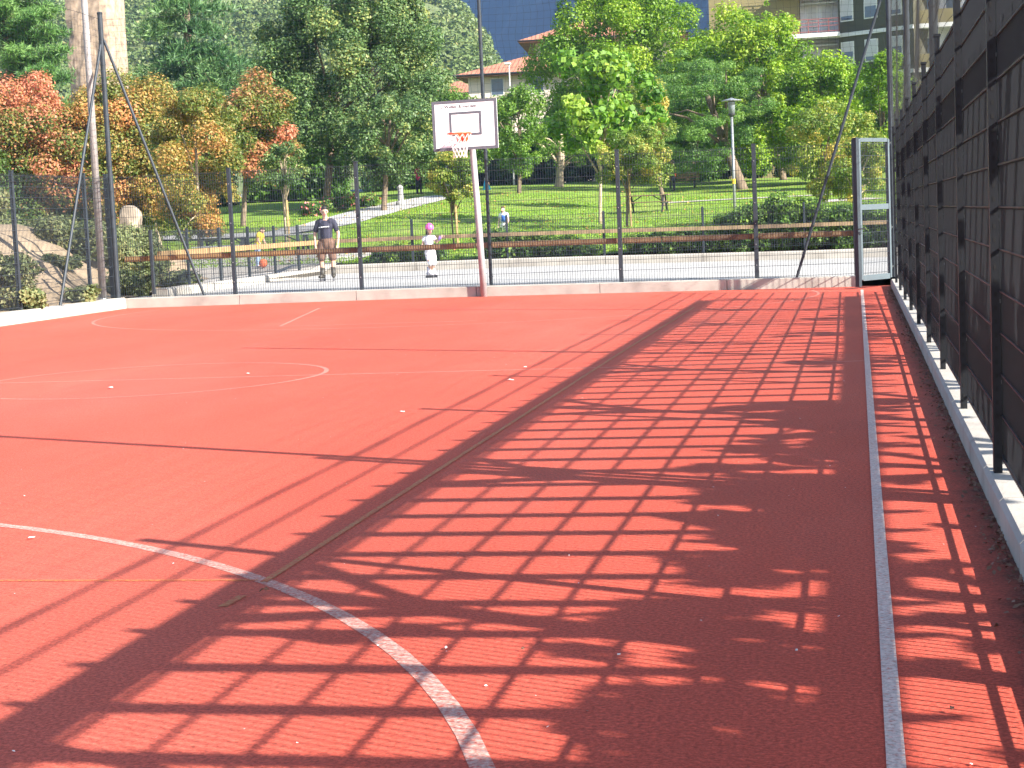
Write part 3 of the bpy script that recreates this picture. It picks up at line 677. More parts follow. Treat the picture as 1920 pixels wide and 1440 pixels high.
tree('red_leaved_tree', 'red and green autumn tree at the left edge below the pine', 60, 58, (-110, 170, 150, 430), 'red', .15, 70, 110, .12, .1, GT, tint=(.43, .2), clt=.27, sunred=.12)
tree('rusty_tree', 'broad rust and green autumn tree behind the corner mast', 297, 60, (120, 360, 150, 440), 'rust', .14, 75, 120, .12, .07, GT, tint=(.42, .18), clt=.22, bark='pale_bark')
tree('slim_rusty_tree', 'slim rusty young tree with a pale straight trunk and pointed orange top', 370, 54, (290, 450, 150, 450), 'rust', .12, 80, 60, .11, .075, GT, tint=(.42, .18), clt=.22, bark='pale_bark', spires=1)
tree('red_tipped_tree', 'green tree with bright orange red outer leaves left of the big dark tree', 455, 70, (360, 555, 145, 345), 'red', .17, 70, 70, .13, .12, GT, tint=(.36, .15), clt=.3, sunred=.2)
tree('linden_tree', 'large dark green tree with pointed tops filling the left centre', 612, 84, (485, 835, -40, 345), 'dark', .2, 62, 190, .085, .2, GT, tint=(.55, .22), clt=.2, spires=12)
tree('linden_tree', 'smaller dark green tree on a bare trunk beside the sloping footpath', 720, 78, (640, 830, 170, 350), 'dark', .18, 60, 70, .1, .14, GT, tint=(.48, .2), clt=.2)
tree('garden_tree', 'pale green tree directly behind the backboard', 880, 98, (790, 960, 185, 330), 'green', .22, 60, 60, .12, .12, GT, tint=(.5, .2), clt=.2)
tree('garden_tree', 'mid green tree to the right of the backboard under the houses', 975, 92, (905, 1040, 165, 320), 'green', .2, 60, 60, .12, .12, GT, tint=(.6, .2), clt=.2, spires=3)
tree('walnut_tree', 'tall bright green tree behind the big-leaved young tree', 1130, 112, (1010, 1400, -45, 310), 'bright', .26, 55, 170, .085, .22, GT, tint=(.42, .22), clt=.22, spires=5)
tree('catalpa_tree', 'young tree with very large bright leaves beside a pale stake', 1125, 66, (1015, 1245, 85, 300), 'catalpa', .34, 85, 46, .11, .07, GT, tint=(.5, .2), clt=.2, aspect=.8, bark='pale_bark', lo=.3, nlimb=20, up=.2)
tree('locust_tree', 'feathery dark green tree spreading low over the park bench', 1392, 94, (1180, 1450, 95, 322), 'locust', .17, 75, 110, .09, .3, GT, tint=(.45, .2), clt=.2, flat=.5, aspect=.35)
tree('maple_tree', 'tall bright yellow green tree below the olive apartment block', 1470, 104, (1310, 1525, 22, 335), 'bright', .24, 58, 150, .085, .22, GT, tint=(.55, .22), clt=.2, spires=6)
tree('maple_tree', 'rounded bright green tree left of the slanting net brace', 1540, 96, (1440, 1640, 112, 335), 'bright', .22, 60, 120, .1, .18, GT, tint=(.5, .22), clt=.2, spires=2)
tree('yellowing_tree', 'young yellowing tree on a slim trunk behind the slanting brace', 1533, 60, (1475, 1645, 175, 385), 'yellow', .13, 62, 62, .11, .055, GT, tint=(.55, .2), clt=.22, lo=.3)
tree('yellowing_tree', 'small yellowing tree beside the gate with a pale trunk', 1598, 57, (1560, 1668, 240, 372), 'yellow', .12, 62, 40, .12, .05, GT, tint=(.48, .2), clt=.2, bark='pale_bark')
tree('spotted_tree', 'small tree with brown spotted leaves between picnic table and tall staked tree', 1175, 62, (1110, 1262, 235, 352), 'yellow', .12, 70, 46, .12, .05, GT, tint=(.42, .2), clt=.25, stake=1.9)
tree('golden_tree', 'slender tree with golden tufts behind the spotted tree', 1245, 78, (1170, 1260, 150, 300), 'yellow', .15, 60, 34, .13, .1, GT, tint=(.6, .2), clt=.25)
tree('round_tree', 'little round-headed tree on a thin trunk left of the hoop pole', 848, 53, (802, 895, 285, 378), 'yellow', .1, 85, 40, .14, .035, GT, tint=(.42, .2), clt=.22, stake=1.3)
tree('hornbeam_tree', 'bright narrow tree just left of the net over the right fence', 1650, 88, (1605, 1720, 100, 300), 'bright', .2, 60, 60, .12, .12, GT, tint=(.5, .2), clt=.2)
tree('old_fruit_tree', 'old crooked pale-barked tree at the shady edge of the lawn', 1050, 100, (985, 1120, 215, 312), 'green', .2, 45, 40, .12, .26, GT, tint=(.5, .2), clt=.2, bark='pale_bark')
tree('thuja_tree', 'dim green tree between the dark tree and the small house roof', 830, 118, (780, 900, 165, 320), 'green', .25, 55, 50, .12, .12, GT, tint=(.4, .2), clt=.2)
tree('plum_tree', 'mid green tree under the bright maple at the dark lawn edge', 1290, 112, (1230, 1400, 220, 350), 'green', .24, 55, 50, .12, .12, GT, tint=(.25, .2), clt=.15)
tree('shade_tree', 'tall park tree past the right fence whose shadow lies on the lawn', 1950, 66, (1850, 2150, 20, 330), 'green', .3, 45, 60, .1, .2, GT)
tree('shade_tree', 'broad park tree past the right fence farther along the lawn', 2120, 80, (1950, 2290, 20, 330), 'green', .3, 45, 60, .1, .2, GT)
tree('shade_tree', 'park tree past the right fence close to the apartment blocks', 1900, 92, (1790, 2010, 60, 330), 'green', .3, 45, 60, .1, .2, GT)
for px, py, h_, lb in ((533, 425, 2.2, 'pale straight young trunk behind the boy in yellow'), (503, 398, 1.3, 'short pale young trunk on the lawn left of the stake')):
    pass

def conifer(name, label, px, Yb, top_px, half_w, leaf, tiers, droop, bare, lsz, per, tuft):
    """Layered conifer: whorls of limbs carrying needle sprays."""
    bp = at(px, 400, Yb); bz = lz(bp.x, Yb); base = Vector((bp.x, Yb, bz)); H = at(px, top_px, Yb).z - bz; R = half_w / ppm(px, Yb)
    o = empty(name, base, label, 'tree', GT); mb = MB(); mb.tube([(0, 0, -.1), (0, 0, H * .5), (0, 0, H)], [.024 * H, .015 * H, .01], 9)
    C = []; A = []; ctint = []
    for i in range(tiers):
        t = i / (tiers - 1); z = H * lerp(bare, .98, t); ln = R * (1 - t) ** .75 * 1.0 + .25
        for k in range(random.randint(5, 7)):
            a = random.uniform(0, 6.28); l = ln * random.uniform(.7, 1.1); zz = z + random.uniform(-.3, .3) * H / tiers
            tip = Vector((math.cos(a) * l, math.sin(a) * l, zz + l * droop)); mid = Vector((math.cos(a) * l * .5, math.sin(a) * l * .5, zz + l * .14))
            mb.tube([(0, 0, zz), mid, tip], [.012 * H * (1 - t) * .6 + .02, .02, .008], 5)
            n = int(per * l); ct = random.gauss(.5, .2)
            for q in range(n):
                u = random.uniform(.15, 1); p = Vector((0, 0, zz)).lerp(mid, u * 2) if u < .5 else mid.lerp(tip, u * 2 - 1)
                sp_ = (.25 + .22 * l * u) if not tuft else .35
                c = p + Vector((random.gauss(0, sp_) * .7, random.gauss(0, sp_) * .7, random.gauss(0, .1) - abs(random.gauss(0, .08 if not tuft else .12))))
                C.append(c); A.append((c - p * .85) if not tuft else Vector((random.gauss(0, 1), random.gauss(0, 1), random.gauss(.3, .6)))); ctint.append(ct)
    C = np.array([tuple(c) for c in C]); A = np.array([tuple(a) for a in A]); n = len(C); k = 8 if tuft else 7
    C = np.repeat(C, k, 0); A = np.repeat(A, k, 0); ct = np.repeat(np.array(ctint), k)
    dv = A / (np.linalg.norm(A, axis=1, keepdims=True) + 1e-6) + RNG.normal(0, .55, C.shape); dv[:, 2] += (-.25 if not tuft else .05)
    dv /= np.linalg.norm(dv, axis=1, keepdims=True); s = lsz * RNG.uniform(.7, 1.3, (len(C), 1))
    sd = np.cross(dv, rand_dirs(len(C))); sd /= np.linalg.norm(sd, axis=1, keepdims=True) + 1e-9
    w = s * (.06 if tuft else .075); V = np.stack([C, C + dv * s * .5 + sd * w, C + dv * s, C + dv * s * .5 - sd * w], 1)
    quads_mesh('crown', V, LEAF[leaf], o, np.clip(ct + RNG.normal(0, .22, len(C)), 0, 1)); mb.build('trunk', M['bark'], o, smooth=True)
conifer('pine_tree', 'bushy green pine at the upper left edge behind the red tree', 40, 84, -330, 150, 'pine', 20, .25, .12, .34, 60, True)
conifer('cedar_tree', 'dark layered conifer with drooping sprays left of the big dark tree', 372, 98, -190, 150, 'cedar', 12, -.24, .1, .42, 36, False)

# ---------------------------------------------------------------- shrubs, flowers, hedges
def shrub(name, label, c, r, leaf, lsize, per, group, n=14, tint=(.5, .22), flowers=None, aspect=.6, cat='shrub', clt=.2):
    c = Vector(c); o = empty(name, c, label, cat, group)
    cl = [(np.array([random.uniform(-1, 1) * r[0] * .75, random.uniform(-1, 1) * r[1] * .7, r[2] * ((.08 + .8 * random.random()) if r[2] > .9 else (.3 + .55 * random.random()))]), min(r[0], r[2], 1.6) * random.uniform(.3, .55)) for _ in range(n)]
    Pn, D, cid = blob_points(cl, per / (lsize / .1) ** 2, .9, .3); Pn[:, 2] = np.maximum(Pn[:, 2], .02)
    ct = RNG.normal(tint[0], clt, len(cl)); quads_mesh('foliage', leaf_quads(Pn, lsize, aspect, .45, outward=D), LEAF[leaf], o, np.clip(ct[cid] + RNG.normal(0, tint[1], len(Pn)), 0, 1))
    mb = MB()
    for q, rr in cl[:7]: mb.tube([(q[0] * .2, q[1] * .2, -.05), (q[0] * .7, q[1] * .7, q[2] * .6), tuple(q)], [.016, .012, .006], 5)
    mb.build('stem', M['bark'], o)
    if flowers:
        k = flowers; idx = RNG.choice(len(Pn), k); Pf = Pn[idx] * 1.04; quads_mesh('flower', leaf_quads(np.repeat(Pf, 3, 0) + RNG.normal(0, .03, (3 * k, 3)), .11, .9, .2), M['pinkflower'], o)
    return o
GB = 'shrubs planted along the back kerb'
bed = [(742, 42, 25, 'shrub', 'spreading dark shrub left of the girl with the pink helmet'), (790, 38, 20, 'shrub', 'low bright shrub spilling over the kerb behind the girl'),
       (700, 16, 10, 'shrub', 'tiny low plant beside the man in the navy shirt'),
       (935, 40, 45, 'shrub', 'rounded shrub just right of the hoop pole'), (985, 45, 38, 'shrub', 'leafy shrub with pale tips right of the hoop pole shrub'),
       (1050, 40, 30, 'shrub', 'loose shrub hanging through the plank rail'), (1100, 28, 14, 'shrub', 'small low shrub at the foot of a grey fence post'),
       (1215, 40, 25, 'shrub', 'bright green shrub under the picnic table'), (1265, 40, 30, 'shrub', 'bright leafy shrub right of the picnic table'), (1322, 45, 30, 'shrub', 'broad leafy shrub left of the lamp post foot'),
       (1372, 36, 50, 'shrub', 'dark shrub with a red bloom at the foot of the lamp post'), (1425, 42, 56, 'shrub', 'tall dark shrub right of the lamp post'), (1490, 52, 80, 'shrub', 'tallest shrub of the bed left of the slanting brace'),
       (1560, 42, 62, 'shrub', 'bushy shrub between the slanting brace and the gate'), (1605, 38, 50, 'shrub', 'shrub half hidden behind the gate'), (1650, 34, 40, 'shrub', 'shrub behind the gate mesh')]
for i, (px, hw, hp, lf_, lb) in enumerate(bed):
    Y = 46.55; p = at(px, 470, Y); s = ppm(px, Y)
    shrub('garden_shrub', lb, (p.x, Y, .34), (hw / s * 1.1, .55, hp / s + (.36 if px > 1350 else .14)), lf_, .1, 330, GB, 26 if hw > 20 else 8, tint=(.55, .22))
GM = 'shrubs on the earth mound'
for px, py, Y, hw, hh, lb in ((15, 490, 30, 55, 85, 'large grey-green shrub on the mound at the left edge'), (30, 545, 29, 60, 40, 'low straggling shrub at the foot of the mound by the left edge'), (150, 545, 31.5, 34, 30, 'small rounded shrub between the slanting brace and mast'),
                              (245, 540, 34.5, 45, 42, 'dark shrub right of the corner post'), (250, 490, 37.5, 62, 55, 'dense grey-green shrub below the pale boulder'), (330, 520, 37, 45, 32, 'low shrub behind the long slanting brace'),
                              (150, 455, 36, 70, 60, 'tall shrub on the crest of the mound behind the mast'), (95, 440, 35.5, 34, 34, 'grey-green shrub on the crest of the mound near the left fence post'), (110, 452, 34, 40, 26, 'low shrub on the sandy slope between left post and brace'), (75, 400, 39, 90, 90, 'big dark shrub behind the mound below the red tree'), (210, 400, 41, 80, 100, 'tall dark shrub behind the corner posts'), (-40, 420, 36, 60, 90, 'tall bush at the far left of the mound')):
    p = at(px, py, Y); s = ppm(px, Y); z = max(float(mound(p.x, Y)) if p.x < -14.8 else .25, .2)
    shrub('mound_shrub', lb, (p.x, Y, z - .03), (hw / s, hw / s * .8, hh / s), 'sage', .085, 300, GM, 34, tint=(.5, .22))
GF = 'rose bushes beside the footpath'
for px, Y, hw, hh, lb in ((590, 76, 30, 24, 'flowering bush with pink blossoms left of the man'), (640, 80, 30, 26, 'flowering bush with pink blossoms right of the dark trunk'), (680, 83, 26, 26, 'flowering bush with pink blossoms next to the footpath bend')):
    p = at(px, 380, Y); s = ppm(px, Y); shrub('rose_bush', lb, (p.x, Y, lz(p.x, Y)), (hw / s, .6, hh / s), 'shrub', .13, 250, GF, 12, flowers=60)
GH = 'hedges behind the lawn'
for px, Y, hw, hh, lf_, lb in ((560, 96, 110, 60, 'green', 'green hedge behind the rose bushes'), (760, 112, 80, 50, 'green', 'green hedge behind the grey stone pillar'), (930, 122, 110, 60, 'dark', 'dark hedge standing in for tree shade right of the hoop pole'),
                              (1110, 122, 130, 74, 'dark', 'dark hedge standing in for tree shade behind the crooked old tree'), (1330, 118, 140, 78, 'dark', 'dark hedge standing in for tree shade behind the park bench'), (1560, 116, 140, 80, 'dark', 'dark hedge standing in for tree shade behind the yellowing trees'), (350, 92, 110, 70, 'dark', 'dark hedge with tree shade in its leaf colour under the red tipped tree'), (150, 76, 120, 110, 'dark', 'dark hedge with tree shade in its leaf colour under the red tree')):
    p = at(px, 350, Y); s = ppm(px, Y); shrub('hedge', lb, (p.x, Y, lz(p.x, Y) - .05), (hw / s, 1.6, hh / s * 1.6), lf_, .26, 300, GH, 150, tint=(.12, .18), cat='hedge')  # low leaf tint paints in the shade under the tree crowns

# vine growing over the back of the pergola
def vine(label, boxes, per, group='vines on the pergola'):
    """Leaf clumps whose shadow falls in the given patches (x0, x1, y0, y1 on the court) at about pergola height."""
    cl = []
    for x0, x1, y0_, y1_, n, r in boxes:
        for _ in range(n):
            hz = HP + random.uniform(-.12, .38); x = random.uniform(x0, x1) + K * hz; y = random.uniform(y0_, y1_) - KY * hz
            cl.append((np.array([x, y, hz]), r * random.uniform(.6, 1.3)))
    Pn, D, cid = blob_points(cl, per, .6, .25); c0 = Pn.mean(0); o = empty('climbing_vine', (float(c0[0]), float(c0[1]), HP), label, 'vine', group)
    L0 = np.array(o.location); quads_mesh('foliage', leaf_quads(Pn - L0, .105, .8, .5), LEAF['green'], o, np.clip(RNG.normal(.5, .25, len(Pn)), 0, 1))
    mb = MB(); q0 = Vector((XR + .07 - L0[0], posts_y[int(np.argmin([abs(p - c0[1]) for p in posts_y]))] - L0[1], -HP + .02))
    mb.tube([q0, q0 + Vector((.03, .02, 1.3)), q0 + Vector((0, 0, HP - .1))], [.04, .035, .03], 7)
    for q, r in cl[:: max(1, len(cl) // 14)]: mb.tube([q0 + Vector((0, 0, HP - .1)), Vector(q - L0) * .5 + Vector((0, 0, .1)), Vector(q - L0)], [.025, .018, .008], 5)
    mb.build('stem', M['bark'], o)
vine('thick leafy vine over the near part of the pergola', [(-.72, -.15, 2.6, 6.4, 34, .17), (.0, .42, 2.5, 6.2, 12, .08), (-.95, -.5, 5.6, 6.3, 7, .11)], 200)
vine('thick leafy vine over the pergola bay after the nearest', [(-.74, -.12, 6.6, 9.6, 33, .165), (.0, .42, 6.3, 9.4, 10, .085), (-.95, -.5, 9.3, 10.0, 7, .11)], 260)
vine('broad vine over the third pergola bay', [(-.66, -.1, 9.9, 12.9, 30, .16), (-1.1, .3, 12.7, 13.2, 14, .12), (.0, .45, 10.2, 12.6, 6, .08)], 260)
vine('vine tuft on the fourth pergola bay', [(-.6, .3, 16.2, 16.75, 12, .13), (-.5, .4, 15.6, 16.2, 4, .09)], 280)
vine('vine tuft on the fifth pergola bay', [(-.9, .3, 19.8, 20.5, 14, .13), (-.5, .4, 19.0, 19.6, 5, .1)], 280)
vine('vine tuft on the sixth pergola bay', [(-.7, .3, 22.9, 23.9, 14, .13)], 280)
vine('vine tuft on the last pergola bay', [(-.3, .4, 25.5, 27.5, 8, .13)], 280)
vine('single leafy tendril on the front of the pergola', [(-1.95, -1.45, 5.8, 5.95, 4, .07)], 420)

# ---------------------------------------------------------------- park furniture
def picnic_table(c, rz, label, m1, m2, L=1.9):
    o = empty('picnic_table', c, label, 'picnic table', None, rz)
    t = MB()
    for k in range(5): t.box((-L / 2, -.35 + k * .145, .72), (L / 2, -.35 + k * .145 + .13, .755))
    t.build('tabletop', m1, o)
    for s in (-1, 1):
        b = MB(); b.box((-L / 2, s * .72 - .13, .43), (L / 2, s * .72 + .13, .465)); b.build('bench_seat', m1, o)
    for s in (-1, 1):
        f = MB(); x = s * (L / 2 - .22)
        f.bar((x, -.62, 0), (x, -.22, .72), .07, .05); f.bar((x, .62, 0), (x, .22, .72), .07, .05); f.bar((x, -.78, .41), (x, .78, .41), .06, .05)
        f.bar((x, 0, .42), (x * .35, 0, .71), .05, .04); f.build('leg_frame', m2, o)
p = at(1215, 408, 74); picnic_table((p.x, 74, lz(p.x, 74)), math.radians(-4), 'brown picnic table with crossed legs on the sunny lawn', M['wood'], M['dark_iron'])
p = at(515, 460, 52); picnic_table((p.x, 52, .55), math.radians(8), 'dark grey picnic table behind the boy in yellow', M['greystone'], M['dark_iron'], 2.4)
p = at(455, 460, 54); picnic_table((p.x - .6, 54, .55), math.radians(8), 'dark grey picnic table left of the boy in yellow', M['greystone'], M['dark_iron'], 1.8)
Y = 100; p = at(1280, 350, Y); o = empty('park_bench', (p.x, Y, lz(p.x, Y)), 'wooden slatted park bench under the dark tree', 'bench', None, math.radians(-5))
b = MB()
for k in range(3): b.box((-.95, .19 + k * .03, .55 + k * .17), (.95, .23 + k * .03, .68 + k * .17))
b.build('backrest', M['pale_wood'], o)
b = MB()
for k in range(4): b.box((-.95, -.3 + k * .12, .42), (.95, -.2 + k * .12, .46))
b.build('seat', M['pale_wood'], o)
for s in (-.7, .7):
    MB().bar((s, -.2, 0), (s, -.2, .42), .06).bar((s, .12, 0), (s, .12, .42), .06).bar((s, -.22, .41), (s, .22, .39), .05).bar((s, .17, .4), (s, .285, 1.02), .05).build('leg', M['dark_iron'], o)
# street lamp
Y = 57; p = at(1378, 412, Y); tp = at(1365, 182, Y)
o = empty('street_lamp', (p.x, Y, lz(p.x, Y)), 'slim grey park lamp with a flat disc shade and yellow band', 'street lamp'); H = tp.z - lz(p.x, Y); z0 = 0
MB().tube([(0, 0, 0), (0, 0, H - .62)], [.055, .04], 12).build('pole', M['galv'], o, smooth=True)
MB().lathe([(.057, 0), (.057, .16)], 12).build('marker_band', M['sticker'], o, loc=(0, 0, (at(1370, 345, Y).z - lz(p.x, Y))))
MB().lathe([(.05, 0), (.11, .05), (.12, .1)], 14).build('lamp_socket', M['dark_iron'], o, loc=(0, 0, H - .64))
MB().lathe([(.105, 0), (.118, .36), (.11, .4)], 14).build('lantern_glass', M['lamp_glass'], o, loc=(0, 0, H - .54), smooth=True)
MB().lathe([(.33, 0), (.33, .02), (.1, .07), (.03, .1)], 20).build('lamp_shade', M['galv'], o, loc=(0, 0, H - .13))
# grey stone pillar fountain
Y = 84; p = at(752, 390, Y); o = empty('drinking_fountain', (p.x, Y, lz(p.x, Y)), 'grey stone drinking fountain pillar at the footpath', 'fountain')
MB().lathe([(.26, 0), (.26, .14), (.2, .2), (.15, .24), (.14, .8), (.17, .84), (.17, .9), (.08, .98), (.03, 1.06)], 12).build('pillar', M['greystone'], o)
MB().tube([(0, -.14, .68), (0, -.26, .68), (0, -.28, .62)], .025, 8).build('spout', M['dark_iron'], o)
# boulder
Y = 45; p = at(245, 450, Y); mb = MB(); mb.ball((0, 0, 0), (.4, .35, .8), 26, 18)
mb.v = [(x * (1.1 - .25 * z) + .06 * math.sin(9 * z + 5 * x) + .12 * z, y * (1 + .15 * math.sin(6 * z + 3 * x)), z + .09 * math.sin(7 * x + 2) - .3 * max(0, x)) for x, y, z in ((max(-.33, min(.36, x * 1.25)), max(-.3, min(.3, y * 1.2)), max(-.7, min(.72, z * 1.2))) for x, y, z in mb.v)]
bo = mb.build('boulder', M['rock'], loc=(p.x, Y, at(245, 432, Y).z)); bo.scale = (.8, .8, .85); tag(bo, 'upright pale boulder behind the corner of the fence', 'rock')
mb = MB(); mb.ball((0, 0, 0), (1.6, 1.3, .95), 18, 12); mb.build('earth_heap', M['dirt'], loc=(p.x + .1, Y, .2)).__setitem__('kind', 'structure')
# young staked trunks on the lawn
for px, py, Yb, h_, lb in ((534, 432, 56, 2.35, 'thin young tree trunk with stake behind the boy in yellow'), (1533, 420, 58, 2.0, None), (503, 398, 80, 1.5, None)):
    if not lb: continue
tree('sapling', 'thin young sapling with a bare pale trunk behind the boy in yellow', 533, 55, (495, 575, 270, 355), 'dark', .13, 60, 26, .14, .045, GT, tint=(.5, .2), bark='pale_bark', cat='tree', stake=1.7)

# ---------------------------------------------------------------- people
DG = bpy.context.evaluated_depsgraph_get
def skin(name, chains, m, parent, sub=2, extra=None):
    """One continuous surface grown along chains of (point, radius)."""
    idx, vs, rs, es = {}, [], [], []
    for ch in chains:
        prev = None
        for p, r in ch:
            k = tuple(round(c, 4) for c in p)
            if k not in idx: idx[k] = len(vs); vs.append(p); rs.append(r)
            i = idx[k]
            if prev is not None and prev != i: es.append((prev, i))
            prev = i
    me = bpy.data.meshes.new(name); me.from_pydata(vs, es, []); o = bpy.data.objects.new(name, me); COL.objects.link(o)
    md = o.modifiers.new('skin', 'SKIN'); md.use_smooth_shade = True
    if not me.skin_vertices:
        me.attributes.new('skin_vertices', 'FLOAT2', 'POINT') if False else None
    return o, vs, rs, es
def grow(name, chains, m, parent, nseg=10, extra=None):
    """Continuous tapered surface: every chain is swept as rings and ends are rounded; overlapping chains are fused by a voxel remesh."""
    mb = MB()
    for ch in chains:
        pts = [Vector(p) for p, r in ch]; rr = [r for p, r in ch]; P2, R2 = [], []
        for i in range(len(pts) - 1):
            for k in range(4): P2.append(pts[i].lerp(pts[i + 1], k / 4)); t = k / 4; R2.append(lerp(rr[i], rr[i + 1], t * t * (3 - 2 * t)))
        P2.append(pts[-1]); R2.append(rr[-1])
        d0 = (P2[1] - P2[0]).normalized(); d1 = (P2[-1] - P2[-2]).normalized()
        P2 = [P2[0] - d0 * R2[0] * .85, P2[0] - d0 * R2[0] * .5] + P2 + [P2[-1] + d1 * R2[-1] * .5, P2[-1] + d1 * R2[-1] * .85]; R2 = [R2[0] * .45, R2[0] * .82] + R2 + [R2[-1] * .82, R2[-1] * .45]
        mb.tube(P2, R2, nseg)
    if extra: extra(mb)
    o = mb.build(name, m, parent, smooth=True)
    return o
def fuse(o, voxel):
    md = o.modifiers.new('fuse', 'REMESH'); md.mode = 'VOXEL'; md.voxel_size = voxel; md.use_smooth_shade = True
    sm = o.modifiers.new('smooth', 'SMOOTH'); sm.factor = .5; sm.iterations = 3
    bpy.context.view_layer.update(); me = bpy.data.meshes.new_from_object(o.evaluated_get(DG())); o.modifiers.clear(); o.data = me; return o
def squash(mb, i0, c, sy):      # flatten front to back about y = c
    for i in range(i0, len(mb.v)): x, y, z = mb.v[i]; mb.v[i] = (x, c + (y - c) * sy, z)
def hand_chains(w, f, out, s=1.0):
    """Palm and five curled fingers from the wrist w; f = direction of the fingers, out = thumb side."""
    w, f, out = Vector(w), Vector(f).normalized(), Vector(out).normalized(); n = f.cross(out).normalized(); ch = [[(w, .027 * s), (w + f * .05 * s, .033 * s), (w + f * .085 * s, .03 * s)]]
    for k, l in enumerate((.07, .078, .072, .055)):
        r = w + f * .08 * s + out * (.027 - .018 * k) * s; a = r + f * l * .5 * s + n * .006 * s
        ch.append([(r, .0095 * s), (a, .009 * s), (a + (f * .8 + n * .6).normalized() * l * .5 * s, .0075 * s)])
    t = w + f * .03 * s + out * .028 * s; ch.append([(t, .012 * s), (t + (f + out * .8).normalized() * .035 * s, .0105 * s), (t + (f + out * .45).normalized() * .06 * s, .008 * s)])
    return ch
def head_mesh(mb, c, fwd, s):
    """Head with jaw, brow, nose and ears; c = centre, fwd = facing direction."""
    c, fw = Vector(c), Vector(fwd).normalized(); sd = fw.cross(Vector((0, 0, 1))).normalized(); up = sd.cross(fw); i0 = len(mb.v); mb.ball((0, 0, 0), (1, 1, 1), 18, 14)
    for i in range(i0, len(mb.v)):
        x, y, z = mb.v[i]; jaw = 1 - .28 * max(0, -z - .1); dx = x * .076 * jaw; dy = y * (.097 if y < 0 else .092) * (1 - .12 * max(0, -z)); dz = z * .118
        q = c + (sd * dx + fw * dy + up * dz) * s; mb.v[i] = tuple(q)
    mb.tube([c + (fw * .09 + up * .022) * s, c + (fw * .112 - up * .018) * s, c + (fw * .088 - up * .028) * s], [.008 * s, .015 * s, .009 * s], 7)
    for k in (-1, 1): mb.ball(tuple(c + sd * k * .078 * s - up * .005 * s - fw * .01 * s), (.012 * s, .022 * s, .032 * s), 8, 6)
    return c, fw, sd, up
def face_parts(body, c, fw, sd, up, s):
    e = MB()
    for k in (-1, 1): e.ball(tuple(c + (fw * .086 + sd * k * .031 + up * .018) * s), .0125 * s, 8, 6)
    e.build('eye', M['hair'], body, smooth=True)
    MB().bar(c + (fw * .091 - up * .05 - sd * .022) * s, c + (fw * .091 - up * .05 + sd * .022) * s, .008 * s, .009 * s).build('mouth', M['magenta'], body)
def hair_cap(body, c, fw, sd, up, s, m, name='hair', long=0):
    hb = MB(); i0 = 0; hb.ball((0, 0, 0), (1, 1, 1), 18, 14)
    for i in range(len(hb.v)):
        x, y, z = hb.v[i]
        lim = .32 + .25 * y if y > -.2 else -.5                                   # hairline: high in front, low behind
        z2 = max(z, lim); k = math.sqrt(max(.05, 1 - z2 * z2)) / max(.05, math.sqrt(max(1e-4, 1 - z * z))) if z < lim else 1
        if z < lim: x, y = x * min(k, 1) * .95, y * min(k, 1) * .95
        q = c + (sd * x * .084 + fw * (y * .104 - .004) + up * (z2 * .126 + .004)) * s; hb.v[i] = tuple(q)
    if long: hb.tube([c + (-fw * .09 - up * .02) * s, c + (-fw * .12 - up * .14) * s, c + (-fw * .1 - up * .3) * s], [.05 * s, .045 * s, .015 * s], 9)
    return hb.build(name, m, body, smooth=True)

def skate(parent, foot, fwd, s, m, name='skate'):
    f = Vector(fwd).normalized(); sd = f.cross(Vector((0, 0, 1))); foot = Vector(foot); b = MB()
    b.tube([foot + Vector((0, 0, .34)) * s - f * .02 * s, foot + Vector((0, 0, .2)) * s, foot + Vector((0, 0, .135)) * s + f * .02 * s], [.062 * s, .058 * s, .06 * s], 10)
    b.tube([foot + Vector((0, 0, .125)) * s - f * .09 * s, foot + Vector((0, 0, .128)) * s + f * .06 * s, foot + Vector((0, 0, .115)) * s + f * .16 * s], [.045 * s, .05 * s, .036 * s], 10)
    o = b.build(name, m, parent, smooth=True)
    MB().bar(foot - f * .12 * s + Vector((0, 0, .07 * s)), foot + f * .14 * s + Vector((0, 0, .07 * s)), .022 * s, .045 * s).build('wheel_frame', M['galv'], o)
    for k in range(4):
        q = foot + f * (-.115 + .082 * k) * s + Vector((0, 0, .037 * s)); MB().tube([q - sd * .012 * s, q + sd * .012 * s], .036 * s, 12).build('wheel', M['wheel'], o)
